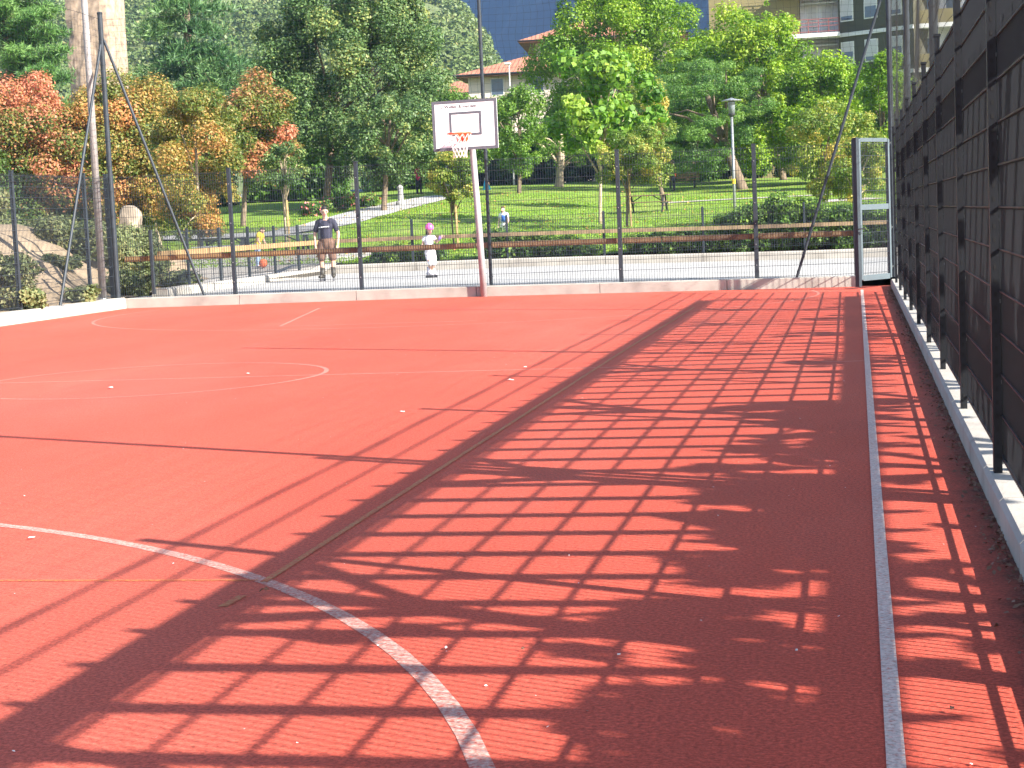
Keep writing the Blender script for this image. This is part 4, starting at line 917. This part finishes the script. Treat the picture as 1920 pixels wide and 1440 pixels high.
# --- man on inline skates, arms hanging, looking down to his left
Y = 39.4; mp = at(616, 527.5, Y)
man = empty('person', (mp.x, Y, .19), 'man in navy shirt, brown shorts and inline skates watching the girl', 'person')
mb_ex = {}
lh, rh = Vector((-.1, 0, .93)), Vector((.1, 0, .93)); ls, rs = Vector((-.18, .02, 1.4)), Vector((.18, .02, 1.4))
lfoot, rfoot = Vector((-.14, 0, 0)), Vector((.14, -.02, 0))
lw, rw = Vector((-.25, -.08, .86)), Vector((.30, -.08, .86)); le, re_ = Vector((-.285, .03, 1.12)), Vector((.29, .03, 1.12))
def man_extra(mb):
    mb_ex['h'] = head_mesh(mb, (.0, -.05, 1.64), (.45, -1, -.3), 1.06)
body = grow('body', [[((0, .01, .95), .135), ((0, .01, 1.12), .13), ((0, .02, 1.32), .142), ((0, .02, 1.42), .09), ((0, 0, 1.52), .058), ((0, -.03, 1.6), .06)],
    [(ls * .7 + Vector((0, 0, .42)), .075), (ls, .06), (le, .042), (lw, .03)], [(rs * .7 + Vector((0, 0, .42)), .075), (rs, .06), (re_, .042), (rw, .03)],
    [(lh, .095), (Vector((-.13, -.01, .72)), .078), (Vector((-.14, -.015, .53)), .055), (Vector((-.14, .01, .4)), .058), (Vector((-.14, .02, .2)), .036), (Vector((-.14, .0, .12)), .04)],
    [(rh, .095), (Vector((.125, -.01, .72)), .078), (Vector((.14, -.03, .53)), .055), (Vector((.14, 0, .4)), .058), (Vector((.14, .01, .2)), .036), (Vector((.14, -.02, .12)), .04)]]
    + hand_chains(lw, (.12, -.1, -1), (.25, -1, 0)) + hand_chains(rw, (-.05, -.1, -1), (-.25, -1, 0)), M['skin'], man, extra=man_extra)
fuse(body, .009); face_parts(body, *mb_ex['h'], 1.06); hair_cap(body, *mb_ex['h'], 1.06, M['hair'])
shirt = grow('shirt', [[((0, .01, 1.03), .146), ((0, .005, 1.14), .148), ((0, .02, 1.3), .158), ((0, .02, 1.41), .11), ((0, .01, 1.47), .066)],
    [(ls * .6 + Vector((0, 0, .55)), .09), (ls, .072), (ls.lerp(le, .7), .066)], [(rs * .6 + Vector((0, 0, .55)), .09), (rs, .072), (rs.lerp(re_, .7), .066)],
    [((-.08, .01, 1.3), .115), ((.08, .01, 1.3), .115)]], M['navy'], man); fuse(shirt, .012)
st = MB(); st.tube([(-.13, -.11, 1.268), (-.06, -.148, 1.275), (.03, -.15, 1.28), (.12, -.12, 1.283)], .013, 6); st.build('chest_stripe', M['whitecloth'], shirt)
sh = grow('shorts', [[((-.07, .01, .93), .125), ((.07, .01, .93), .125)], [((-.1, .005, .9), .12), ((-.13, -.005, .72), .108), ((-.135, -.01, .55), .1)], [((.1, .005, .9), .12), ((.125, -.005, .72), .108), ((.135, -.015, .55), .1)], [((0, .01, .98), .15), ((0, .01, .86), .14)]], M['khaki'], man); fuse(sh, .012)
skate(man, lfoot, (-.15, -1, 0), .95, M['boot']); skate(man, rfoot, (.3, -1, 0), .95, M['boot'])

# --- girl on inline skates with a pink helmet
Y = 39.2; gp_ = at(808, 521, Y)
girl = empty('person', (gp_.x, Y, .185), 'girl in white with a pink helmet and knee pads on inline skates', 'person')
ls, rs = Vector((-.115, .02, .93)), Vector((.105, -.02, .94)); le, re_ = Vector((-.16, -.03, .76)), Vector((.2, -.06, .82)); lw, rw = Vector((-.04, -.15, .72)), Vector((.3, -.12, .93))
gx = {}
def girl_extra(mb): gx['h'] = head_mesh(mb, (.03, -.05, 1.12), (.75, -1, -.35), .86)
body = grow('body', [[((-.01, .03, .6), .1), ((-.01, .01, .75), .092), ((0, 0, .88), .1), ((0, 0, .95), .07), ((.01, -.02, 1.0), .04), ((.02, -.04, 1.08), .042)],
    [(ls * .6 + Vector((0, 0, .37)), .048), (ls, .04), (le, .03), (lw, .022)], [(rs * .6 + Vector((0, 0, .37)), .048), (rs, .04), (re_, .03), (rw, .022)],
    [((-.05, .03, .58), .072), ((-.0, -.06, .4), .058), ((.02, -.06, .34), .048), ((-.03, .02, .2), .04), ((-.03, .0, .11), .03)],
    [((.05, .03, .58), .072), ((.1, -.04, .4), .058), ((.11, -.05, .34), .048), ((.03, .03, .2), .04), ((.04, .02, .11), .03)]]
    + hand_chains(lw, (1, -.3, -.05), (.1, -.2, 1), .8) + hand_chains(rw, (1, -.2, .25), (-.3, -.1, 1), .8), M['skin'], girl, extra=girl_extra)
fuse(body, .008); face_parts(body, *gx['h'], .86); hc = hair_cap(body, *gx['h'], .86, M['hair'], long=1)
hm = MB(); c, fw, sd, up = gx['h']; hm.ball((0, 0, 0), (1, 1, 1), 20, 14)
hm.v = [tuple(c + sd * x * .1 + fw * (y * .115 - .008) + up * (max(z, -.12) * .118 + .035)) for x, y, z in hm.v]
ho = hm.build('helmet', M['pink'], girl, smooth=True)
stp = MB()
for k in (-1, 1): stp.tube([c + sd * k * .085 + up * .03, c + sd * k * .07 - up * .06 + fw * .02, c - up * .105 + fw * .05], .006, 6)
stp.build('chin_strap', M['dark_iron'], ho)
top = grow('shirt', [[((-.01, .03, .62), .11), ((-.01, .01, .75), .105), ((0, 0, .88), .11), ((0, 0, .95), .07)], [(ls * .6 + Vector((0, 0, .37)), .055), (ls, .052), (ls.lerp(le, .35), .048)], [(rs * .6 + Vector((0, 0, .37)), .055), (rs, .052), (rs.lerp(re_, .35), .048)]], M['whitecloth'], girl); fuse(top, .009)
tr_ = grow('trousers', [[((-.05, .03, .6), .082), ((-.02, -.03, .46), .072), ((.0, -.05, .37), .064)], [((.05, .03, .6), .082), ((.09, -.02, .46), .072), ((.1, -.045, .37), .064)], [((-.04, .03, .6), .09), ((.04, .03, .6), .09)]], M['whitecloth'], girl); fuse(tr_, .009)
for q in ((.03, -.115, .345), (.12, -.105, .345)):
    k = MB(); k.ball(q, (.052, .03, .07), 12, 8); k.build('knee_pad', M['whitecloth'], girl, smooth=True)
for a, b in ((le, lw), (re_, rw)):
    MB().tube([a.lerp(b, .55), a.lerp(b, 1.15)], [.034, .036], 9).build('wrist_guard', M['purple'], girl, smooth=True)
skate(girl, (-.03, 0, .0), (.95, -.5, 0), .78, M['boot_white']); skate(girl, (.05, .05, .0), (.95, -.5, 0), .78, M['boot_white'])

def simple_person(loc, label, s, face, shirt, trousers, hairm, pose='stand', skirt=False, skinm='skin_pale', sleeve=.5):
    """Small background figure built the same way: body with limbs, hands, head, clothes as children. s = standing height."""
    o = empty('person', loc, label, 'person'); u = s / 1.72; f = Vector(face).normalized(); sd = f.cross(Vector((0, 0, 1))); Vv = lambda a, b, c: sd * (a * u) + f * (b * u) + Vector((0, 0, c * u))
    lean = {'stand': 0, 'bend': .16}[pose]; hx = {}
    def ex(mb): hx['h'] = head_mesh(mb, Vv(0, .05 + lean * 1.3, 1.59 - lean * .5), f * 1 + Vector((0, 0, -.15 - lean * 3)), u * (1.1 if s < 1.4 else 1))
    arm = lambda k: [Vv(.19 * k, lean, 1.38), Vv(.24 * k, .02 + lean, 1.1), Vv(.22 * k, .14 + lean * 1.2, .88)]
    chains = [[(Vv(0, 0, .92), .14 * u), (Vv(0, lean * .4, 1.12), .135 * u), (Vv(0, lean * .9, 1.32), .145 * u), (Vv(0, lean, 1.42), .09 * u), (Vv(0, .01 + lean * 1.1, 1.52), .055 * u)]]
    for k in (-1, 1):
        a = arm(k); chains += [[(Vv(.1 * k, lean, 1.39), .07 * u), (a[0], .055 * u), (a[1], .042 * u), (a[2], .03 * u)]]
        chains += hand_chains(a[2], Vv(0, .25, -1), Vv(-k, .6, 0), u)
        chains += [[(Vv(.09 * k, 0, .9), .09 * u), (Vv(.1 * k, .02 * k, .5), .058 * u), (Vv(.1 * k, -.02 + .04 * k, .1), .038 * u), (Vv(.1 * k, .1 + .04 * k, .04), .035 * u)]]
    b = grow('body', chains, M[skinm], o, 8, ex); fuse(b, .012 * max(u, .7)); face_parts(b, *hx['h'], u); hair_cap(b, *hx['h'], u * (1.1 if s < 1.4 else 1), M[hairm])
    sh_ = [[(Vv(0, 0, .9), .155 * u), (Vv(0, lean * .4, 1.12), .152 * u), (Vv(0, lean * .9, 1.32), .16 * u), (Vv(0, lean, 1.44), .085 * u)]]
    for k in (-1, 1): a = arm(k); sh_ += [[(Vv(.1 * k, lean, 1.39), .082 * u), (a[0], .07 * u), (a[0].lerp(a[1], sleeve), .062 * u)]]
    t = grow('shirt', sh_, M[shirt], o, 8); fuse(t, .014 * max(u, .7))
    if skirt:
        MB().lathe([(.14 * u, 1.2 * u), (.2 * u, .95 * u), (.36 * u, .42 * u), (.34 * u, .4 * u)], 14).build('skirt', M[trousers], o, smooth=True)
    else:
        tt = [[(Vv(-.06, 0, .92), .12 * u), (Vv(.06, 0, .92), .12 * u)]] + [[(Vv(.09 * k, 0, .9), .105 * u), (Vv(.1 * k, .02 * k, .5), .075 * u), (Vv(.1 * k, -.02 + .04 * k, .1), .062 * u)] for k in (-1, 1)]
        t = grow('trousers', tt, M[trousers], o, 8); fuse(t, .014 * max(u, .7))
    for k in (-1, 1): MB().tube([Vv(.1 * k, -.04 + .04 * k, .045), Vv(.1 * k, .15 + .04 * k, .035)], [.05 * u, .042 * u], 8).build('shoe', M['dark_iron'], o, smooth=True)
    return o
Y = 46; p = at(484, 488, Y); zz = p.z; simple_person((p.x, Y, .42), 'boy in a yellow shirt and pale jeans bending forward by the ball', 1.17, (1, -.15, 0), 'yellow_shirt', 'jeans', 'brownhair', 'bend')
p = at(502, 483, 46); tag(MB().ball((0, 0, 0), .12, 16, 10).build('ball', M['ball'], loc=(p.x, 45.6, .55), smooth=True), 'orange ball by the feet of the boy in yellow', 'ball')
Y = 52; p = at(946, 440, Y); bb = simple_person((p.x, Y, lz(p.x, Y)), 'small boy in a white shirt with a blue shoulder behind the shrub', at(946, 387, Y).z - lz(p.x, Y), (-.4, -1, 0), 'whitecloth', 'whitecloth', 'brownhair'); hb_ = at(946, 387, Y).z - lz(p.x, Y); MB().tube([(.02, -.06, hb_ * .62), (.04, -.07, hb_ * .78)], [.1, .085], 10).build('blue_panel', M['royal'], bb, smooth=True)
Y = 100; p = at(787, 375, Y); simple_person((p.x, Y, lz(p.x, Y)), 'person in a magenta top and dark trousers on the distant footpath', 1.75, (.3, 1, 0), 'magenta', 'denim', 'hair', sleeve=.9)
Y = 96; p = at(1264, 360, Y); simple_person((p.x, Y, lz(p.x, Y)), 'person in a red top and dark trousers beside the bench', 1.7, (-1, .3, 0), 'redtop', 'denim', 'hair', sleeve=.9)
Y = 92; p = at(913, 368, Y); simple_person((p.x, Y, lz(p.x, Y)), 'child in a light blue skirt right of the hoop pole', 1.15, (1, .6, 0), 'whitecloth', 'bluecloth', 'brownhair', skirt=True)

# ---------------------------------------------------------------- houses, apartment block, tower
def hip_house(name, label, c, rz, wx, wy, zb, ze, zr, ov, mw, openings, chim=None):
    """House with walls, overhanging hipped tile roof, eaves, windows."""
    o = empty(name, (c[0], c[1], zb), label, 'house', None, rz); H = ze - zb
    MB().box((-wx / 2, -wy / 2, 0), (wx / 2, wy / 2, H)).build('wall', mw, o)
    ex, ey = wx / 2 + ov, wy / 2 + ov; rl = max(.2, ex - ey); R = zr - zb
    rf_ = MB(); vs = [(-ex, -ey, H - .02), (ex, -ey, H - .02), (ex, ey, H - .02), (-ex, ey, H - .02), (-rl, 0, R), (rl, 0, R)]
    rf_.add(vs, [(0, 1, 5, 4), (1, 2, 5), (2, 3, 4, 5), (3, 0, 4)]); ro = rf_.build('roof', M['tiles'], o)
    e = MB(); e.box((-ex + .02, -ey + .02, H - .2), (ex - .02, ey - .02, H - .035)); e.build('eaves', M['fascia'], ro)
    gt = MB()
    for a, b in (((-ex, -ey), (ex, -ey)), ((ex, -ey), (ex, ey)), ((-ex, ey), (-ex, -ey))): gt.tube([(*a, H - .06), (*b, H - .06)], .07, 6)
    gt.build('gutter', M['dark_iron'], ro)
    if chim: k = MB(); k.box((chim[0] - .15, chim[1] - .15, R - 1.2), (chim[0] + .15, chim[1] + .15, R + .35)); k.box((chim[0] - .2, chim[1] - .2, R + .36), (chim[0] + .2, chim[1] + .2, R + .43)); k.build('chimney', M['whitewall'], ro)
    for face, u, z, w_, h_ in openings:
        if face == 'f': a, b = (u - w_ / 2, -wy / 2 - .03, z), (u + w_ / 2, -wy / 2 - .003, z + h_)
        else: a, b = (-wx / 2 - .03, u - w_ / 2, z), (-wx / 2 - .003, u + w_ / 2, z + h_)
        wo = MB().box(a, b).build('window', M['wframe'], o); ins = .07
        if face == 'f': pa, pb = (a[0] + ins, a[1] - .012, a[2] + ins), (b[0] - ins, a[1] - .002, b[2] - ins)
        else: pa, pb = (a[0] - .012, a[1] + ins, a[2] + ins), (a[0] - .002, b[1] - ins, b[2] - ins)
        MB().box(pa, pb).build('pane', M['glass'], wo)
    return o
Y = 140; e0 = at(966, 79, Y); r0 = at(1092, 25, Y)
hip_house('tiled_house', 'cream house with a broad red tiled hip roof left of the tall trees', (e0.x + 6.6, Y + 5.5), math.radians(6), 11, 9.5, 3.5, e0.z, r0.z + .3, 1.3, M['cream'],
          [('f', -3.9, 8.6, 1.1, 1.5), ('f', -3.9, 5.4, 1.1, 1.5), ('f', -.8, 8.6, 1.1, 1.5)], chim=(-1.9, 0))
e1 = at(850, 143, 128); r1 = at(935, 100, 128)
hip_house('tiled_house', 'lower pinkish house with a red tiled roof right behind the backboard', (e1.x + 5.1, 132), math.radians(3), 8.4, 7.5, 3.3, e1.z, r1.z, .9, M['cream'],
          [('f', -2.0, 7.4, 1.0, 1.3), ('f', 1.0, 7.4, 1.0, 1.3)])
e2 = at(805, 170, 150)
hip_house('tiled_house', 'small red tiled roof just above the backboard corner', (e2.x + 2.2, 152), 0, 4, 4, 3.5, at(800, 178, 150).z, at(820, 158, 150).z + .3, .5, M['cream'], [])
Y = 120; p = at(957, 185, Y); o = empty('area_light', (p.x, Y, lz(p.x, Y)), 'thin white lamp mast in front of the low tiled roof', 'street lamp'); H = at(957, 120, Y).z - lz(p.x, Y)
MB().tube([(0, 0, 0), (0, 0, H)], .045, 8).build('pole', M['wframe'], o); MB().box((-.3, -.2, H - .03), (.12, .2, H + .1)).build('lamp_head', M['wframe'], o, bevel=.03)

ap = empty('apartment_block', (0, 130, 3.5), 'olive apartment block with white balconies behind the bright trees', 'apartment block')
def q(px, py, Y=130): return at(px, py, Y) - ap.location
FH = 3.05; zs = [q(1580, 62).z + FH * k for k in (-2, -1, 0, 1)]             # storey slabs
xa, xb, xc = q(1330, 50).x, q(1500, 50).x, q(1572, 50).x
ztop = zs[3] + 2
MB().box((xa, 0, 0), (xb - .02, 8, ztop)).build('wall', M['olive'], ap)
MB().box((xb, 1.3, 0), (xc - .02, 8, ztop)).build('recessed_wall', M['whitewall'], ap)
def rotbox(mb, ox, oy, a, x0, y0, z0, x1, y1, z1):
    ca, sa = math.cos(a), math.sin(a); c = [(x, y) for x, y in ((x0, y0), (x1, y0), (x1, y1), (x0, y1))]; v = [(ox + x * ca - y * sa, oy + x * sa + y * ca, z) for z in (z0, z1) for x, y in c]
    return mb.add(v, [(0, 3, 2, 1), (4, 5, 6, 7), (0, 1, 5, 4), (1, 2, 6, 5), (2, 3, 7, 6), (3, 0, 4, 7)])
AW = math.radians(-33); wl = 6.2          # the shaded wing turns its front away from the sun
rotbox(MB(), xc, -.2, AW, 0, 0, 0, wl, 5, ztop).build('shaded_wing', M['olive_shade'], ap)
for k, z in enumerate(zs):
    s = MB(); s.box((xb - 1.6, -1.2, z - .28), (xc + .1, 1.3, z)); s.build('balcony_slab', M['slab'], ap)
    s = MB(); rotbox(s, xc, -.2, AW, -.05, -.12, z - .32, wl, 0, z - .05); s.build('storey_band', M['slab'], ap)
    rl_ = MB()
    for zz in (.12, .5, .75, 1.0): rl_.bar((xb - 1.55, -1.15, z + zz), (xc + .05, -1.15, z + zz), .04)
    for x in np.linspace(xb - 1.55, xc + .05, 7): rl_.bar((x, -1.15, z), (x, -1.15, z + 1.0), .04)
    for zz in (.5, 1.0): rl_.bar((xc + .05, -1.15, z + zz), (xc + .05, .2, z + zz), .04)
    rl_.build('balcony_railing', M['rail_red'], ap)
    for x0, x1 in ((xb + .5, xb + 1.25), (xb + 1.5, xb + 2.3)):
        w_ = MB().box((x0, 1.24, z + .05), (x1, 1.297, z + 2.25)).build('balcony_door', M['wframe'], ap); MB().box((x0 + .08, 1.22, z + .15), (x1 - .08, 1.238, z + 2.15)).build('shutter', M['blind'], w_)
    aw = MB(); aw.add([(xb + .1, 1.2, z + 2.55), (xc - .1, 1.2, z + 2.55), (xc - .1, .2, z + 2.25), (xb + .1, .2, z + 2.25), (xb + .1, 1.2, z + 2.58), (xc - .1, 1.2, z + 2.58), (xc - .1, .2, z + 2.28), (xb + .1, .2, z + 2.28)], [(3, 2, 1, 0), (4, 5, 6, 7), (0, 1, 5, 4), (1, 2, 6, 5), (2, 3, 7, 6), (3, 0, 4, 7)])
    aw.build('awning', M['slab'], ap)
    for j, wx_ in enumerate((.75, 2.75, 4.75)):
        f_ = MB(); rotbox(f_, xc, -.2, AW, wx_ - .55, -.05, z + .75, wx_ + .55, -.003, z + 2.35); fo_ = f_.build('window', M['wframe'], ap)
        bl = .55 if (j + k) % 2 else .2
        g_ = MB(); rotbox(g_, xc, -.2, AW, wx_ - .46, -.07, z + .84, wx_ + .46, -.053, z + .84 + 1.42 * bl); g_.build('pane', M['glass'], fo_)
        g_ = MB(); rotbox(g_, xc, -.2, AW, wx_ - .46, -.075, z + .845 + 1.42 * bl, wx_ + .46, -.053, z + 2.27); g_.build('shutter', M['blind'], fo_)
ap2 = empty('apartment_block', (q(1700, 50).x, 128, 3.5), 'olive and white balconied block seen through the net over the right fence', 'apartment block')
for k, z in enumerate(zs + [zs[-1] + FH]):
    MB().box((0, -1.3, z - .3), (7, .0, z)).build('balcony_slab', M['slab'], ap2)
    MB().box((0, -1.3, z + .001), (7, -1.2, z + .95)).build('balcony_parapet', M['olive'], ap2)
    for x in (.6, 2.6, 4.6):
        w_ = MB().box((x, -.05, z + .1), (x + 1.1, -.003, z + 2.2)).build('window', M['wframe'], ap2); MB().box((x + .08, -.07, z + .2), (x + 1.02, -.053, z + 2.1)).build('pane', M['glass'], w_)
MB().box((0, .0, 0), (7, 7, zs[3] + 5.2)).build('wall', M['whitewall'], ap2)

# ruined stone tower on the slope
Y = 185; tb = at(185, 118, Y); tt = at(185, -60, Y); s = ppm(185, Y)
mb = MB(); ha = 46 / s; rings = 9
for i in range(rings):
    t = i / (rings - 1); k = 1 - .06 * t
    for a in range(24):
        an = 2 * math.pi * a / 24; qx = max(-1, min(1, 1.25 * math.cos(an))); qy = max(-1, min(1, 1.25 * math.sin(an))); n_ = random.uniform(-.05, .05)
        mb.v.append((ha * k * (qx + n_), ha * k * (qy + n_), (tt.z - tb.z + 5) * t + (random.uniform(-.5, .5) if i == rings - 1 else 0)))
mb.f = [(i * 24 + k, i * 24 + (k + 1) % 24, (i + 1) * 24 + (k + 1) % 24, (i + 1) * 24 + k) for i in range(rings - 1) for k in range(24)] + [tuple(24 * (rings - 1) + k for k in range(24))]; mb.m = [0] * len(mb.f)
to = mb.build('stone_tower', M['stone'], loc=(tb.x, Y, tb.z - 5)); tag(to, 'ruined pinkish stone tower behind the corner mast', 'tower')

# ---------------------------------------------------------------- wooded hill and far mountain
sil = [(-400, 95), (-300, 80), (-245, 72), (-163, 67), (-130, 65.5), (-116, 64.5), (-109, 60.5), (-104.6, 56), (-101, 51), (-99, 46), (-94, 38), (-86, 26), (-72, 12), (-50, 4), (0, -2), (400, -4)]
hx_, hz_ = np.array([a for a, b in sil]), np.array([b for a, b in sil])
def hill_z(x, y):
    u = x * 480 / np.maximum(y, 150)
    return 6 + (np.interp(u, hx_, hz_ - 6)) * (.1 + .9 * sstep(170, 480, y)) * np.clip(y / 480, 0, 1.0) + 1.2 * np.sin(x * .13 + y * .05) * sstep(200, 260, y) + 1.5 * np.sin(x * .051 - y * .09) * sstep(200, 260, y)
HXS = np.linspace(-420, 40, 120); HYS = np.linspace(165, 620, 80)
grid_mesh('hill', HXS, HYS, lambda x, y: hill_z(x, y) - 3 * sstep(205, 165, y) - 10 * sstep(530, 620, y), mat('hill_scrub', (.12, .15, .045), .95, .3, .15, c2=(.2, .17, .08), c2scale=.03, c2lo=.55, c2hi=.7), 'structure')
n = 16000; hx2 = RNG.uniform(-330, -60, n); hy2 = 185 + 300 * RNG.random(n) ** .8; hz2 = hill_z(hx2, hy2); ok = hz2 > 11; hx2, hy2, hz2 = hx2[ok], hy2[ok], hz2[ok]
ok = np.sin(hx2 * .09 + np.sin(hy2 * .05) * 2) + np.sin(hy2 * .08 + hx2 * .03) > -1.25; hx2, hy2, hz2 = hx2[ok], hy2[ok], hz2[ok]
Cn = np.stack([hx2, hy2, hz2 + 1.2], 1); k = 24; rr = RNG.uniform(1.0, 2.6, len(Cn)); dv = rand_dirs(len(Cn) * k); dv[:, 2] = np.abs(dv[:, 2]) * 1.2 - .2
Pn = np.repeat(Cn, k, 0) + dv * np.repeat(rr, k)[:, None]; tv = np.repeat(np.clip(RNG.normal(.45, .15, len(Cn)), 0, 1), k) + RNG.normal(0, .1, len(Pn))
fo_ = quads_mesh('hillside_wood', leaf_quads(Pn, .9, .8, .4, outward=dv), LEAF['forest'], None, np.clip(tv, 0, 1)); tag(fo_, 'dry green wood covering the near hillside', 'wood', kind='stuff')
def mtn_z(x, y):
    u = .8 * x + .6 * y; v = -.6 * x + .8 * y
    r = 10 * np.sin(v * .021 + np.sin(u * .01)) + 5 * np.sin(v * .06 + u * .02) + 4 * np.sin(u * .05 - v * .03)
    return -5 + np.clip(1.75 * (u - 560 + r), 0, 420)
grid_mesh('mountain', np.linspace(-700, 420, 150), np.linspace(850, 1700, 110), mtn_z, M['mountain'], 'structure')

# ---------------------------------------------------------------- small things on the court
def scrap(name, label, px, py, size, m, cat, group=None, curl=.2):
    d = ray(px, py); t = -EYE / d[2]; x, y = d[0] * t, d[1] * t; mb = MB(); a = random.uniform(0, 6.28); n = 7; ring = []
    for k in range(n): an = 2 * math.pi * k / n; r = size * random.uniform(.35, .6); ring.append((r * math.cos(an) * 1.2, r * math.sin(an) * .8, .004 + random.random() * size * curl))
    top = [(px_, py_, pz + .003) for px_, py_, pz in ring]
    mb.add(ring + top, [tuple(range(n))[::-1], tuple(range(n, 2 * n))] + [(k, (k + 1) % n, n + (k + 1) % n, n + k) for k in range(n)])
    o = mb.build(name, m, loc=(x, y, float(rise(x, y)) + .002)); o.rotation_euler.z = a; return tag(o, label, cat, group)
GL = 'pale scraps lying on the red court'
for px, py, s, lb in ((836, 1218, .014, 'pale pebble beside the white curved line'), (208, 729, .06, 'pale paper scrap left of the centre circle'), (958, 714, .05, 'pale scrap near the slanting shadow bars'), (985, 690, .04, 'pale scrap on the midcourt line'),
                      (755, 774, .035, 'small pale scrap in front of the centre circle'), (1494, 1223, .012, 'pale pebble in the vine shade'), (1161, 1231, .012, 'pale pebble at the edge of the vine shade'), (465, 702, .04, 'pale scrap inside the centre circle'), (60, 1011, .03, 'pale straw on the sunlit court at the left edge')):
    scrap('litter_scrap', lb, px, py, s, M['litter'], 'litter', GL)
for px, py, s, lb in ((495, 1117, .032, 'curled dark leaf beside the white curved line'), (1785, 1338, .02, 'dark leaf scrap in the shade right of the white line'), (1868, 1180, .02, 'dark twig scrap near the right kerb'), (980, 1222, .012, 'dark crumb between the shadow bars')):
    scrap('fallen_leaf', lb, px, py, s, M['fascia'], 'leaf', 'fallen leaves on the red court', .9)
n = 240; xx = RNG.uniform(-8, .55, n); yy = 4.2 + 18 * RNG.random(n) ** 2; C = np.stack([xx, yy, rise(xx, yy) + .006], 1)
tag(quads_mesh('grit', leaf_quads(C, .008, .8, 2.5, .6), M['litter']), 'fine pale grit scattered over the red court', 'grit', kind='stuff')
n = 2600; xx = .59 - np.abs(RNG.normal(0, .05, n)); yy = 3 + 28 * RNG.random(n); C = np.stack([xx, yy, rise(xx, yy) + .008], 1)
tag(quads_mesh('leaf_crumbs', leaf_quads(C, .02, .6, 1.5, .7), M['fascia']), 'brown leaf crumbs gathered along the right kerb', 'debris', kind='stuff')

n = 70000; xx = RNG.uniform(-26, 6, n); yy = 46.4 + 42 * RNG.random(n) ** 1.6; keep = (np.sin(xx * .9 + np.sin(yy * .7)) + np.sin(yy * 1.1 + xx * .4) + RNG.normal(0, .8, n)) > -.6
PP = np.array(PATHS); keep &= np.array([((PP[:, 0] - x) ** 2 + (PP[:, 1] - y) ** 2).min() > PP[0, 2] for x, y in zip(xx, yy)])
xx, yy = xx[keep], yy[keep]; n = len(xx); h_ = RNG.uniform(.02, .06, n); C = np.stack([xx, yy, lawn_z(xx, yy) + h_ * .4], 1); a = RNG.uniform(0, 6.28, n)
sd = np.stack([np.cos(a), np.sin(a), 0 * a], 1) * .025; tp = np.stack([RNG.normal(0, .03, n), RNG.normal(0, .03, n), h_], 1)
tag(quads_mesh('grass', np.stack([C - sd, C + sd, C + tp + sd * .3, C + tp - sd * .3], 1), LEAF['bright'], None, np.clip(RNG.normal(.55, .2, n), 0, 1)), 'short uneven grass tufts on the lawn', 'grass', kind='stuff')
n = 1500; xx = RNG.uniform(-24, 4, n); yy = 46.5 + 45 * RNG.random(n); tag(quads_mesh('lawn_leaf_litter', leaf_quads(np.stack([xx, yy, lawn_z(xx, yy) + .08], 1), .1, .7, 1.5), LEAF['rust'], None, np.clip(RNG.normal(.7, .2, n), 0, 1)), 'fallen autumn leaves scattered on the lawn', 'leaves', kind='stuff')
# ---------------------------------------------------------------- haze
HAZE = True
if HAZE:
    hz = MB().box((-900, -260, -9), (1200, 2700, 480)).build('haze', mat('haze', (.5, .6, .7))); tag(hz, 'thin blue haze over the valley', 'haze', kind='stuff')
    m = hz.data.materials[0]; t = m.node_tree; t.nodes.clear(); ou = N(t, 'ShaderNodeOutputMaterial'); pv = N(t, 'ShaderNodeVolumePrincipled')
    pv.inputs['Color'].default_value = (.28, .5, 1, 1); pv.inputs['Density'].default_value = .00014; pv.inputs['Anisotropy'].default_value = .0
    t.links.new(pv.outputs[0], ou.inputs['Volume'])
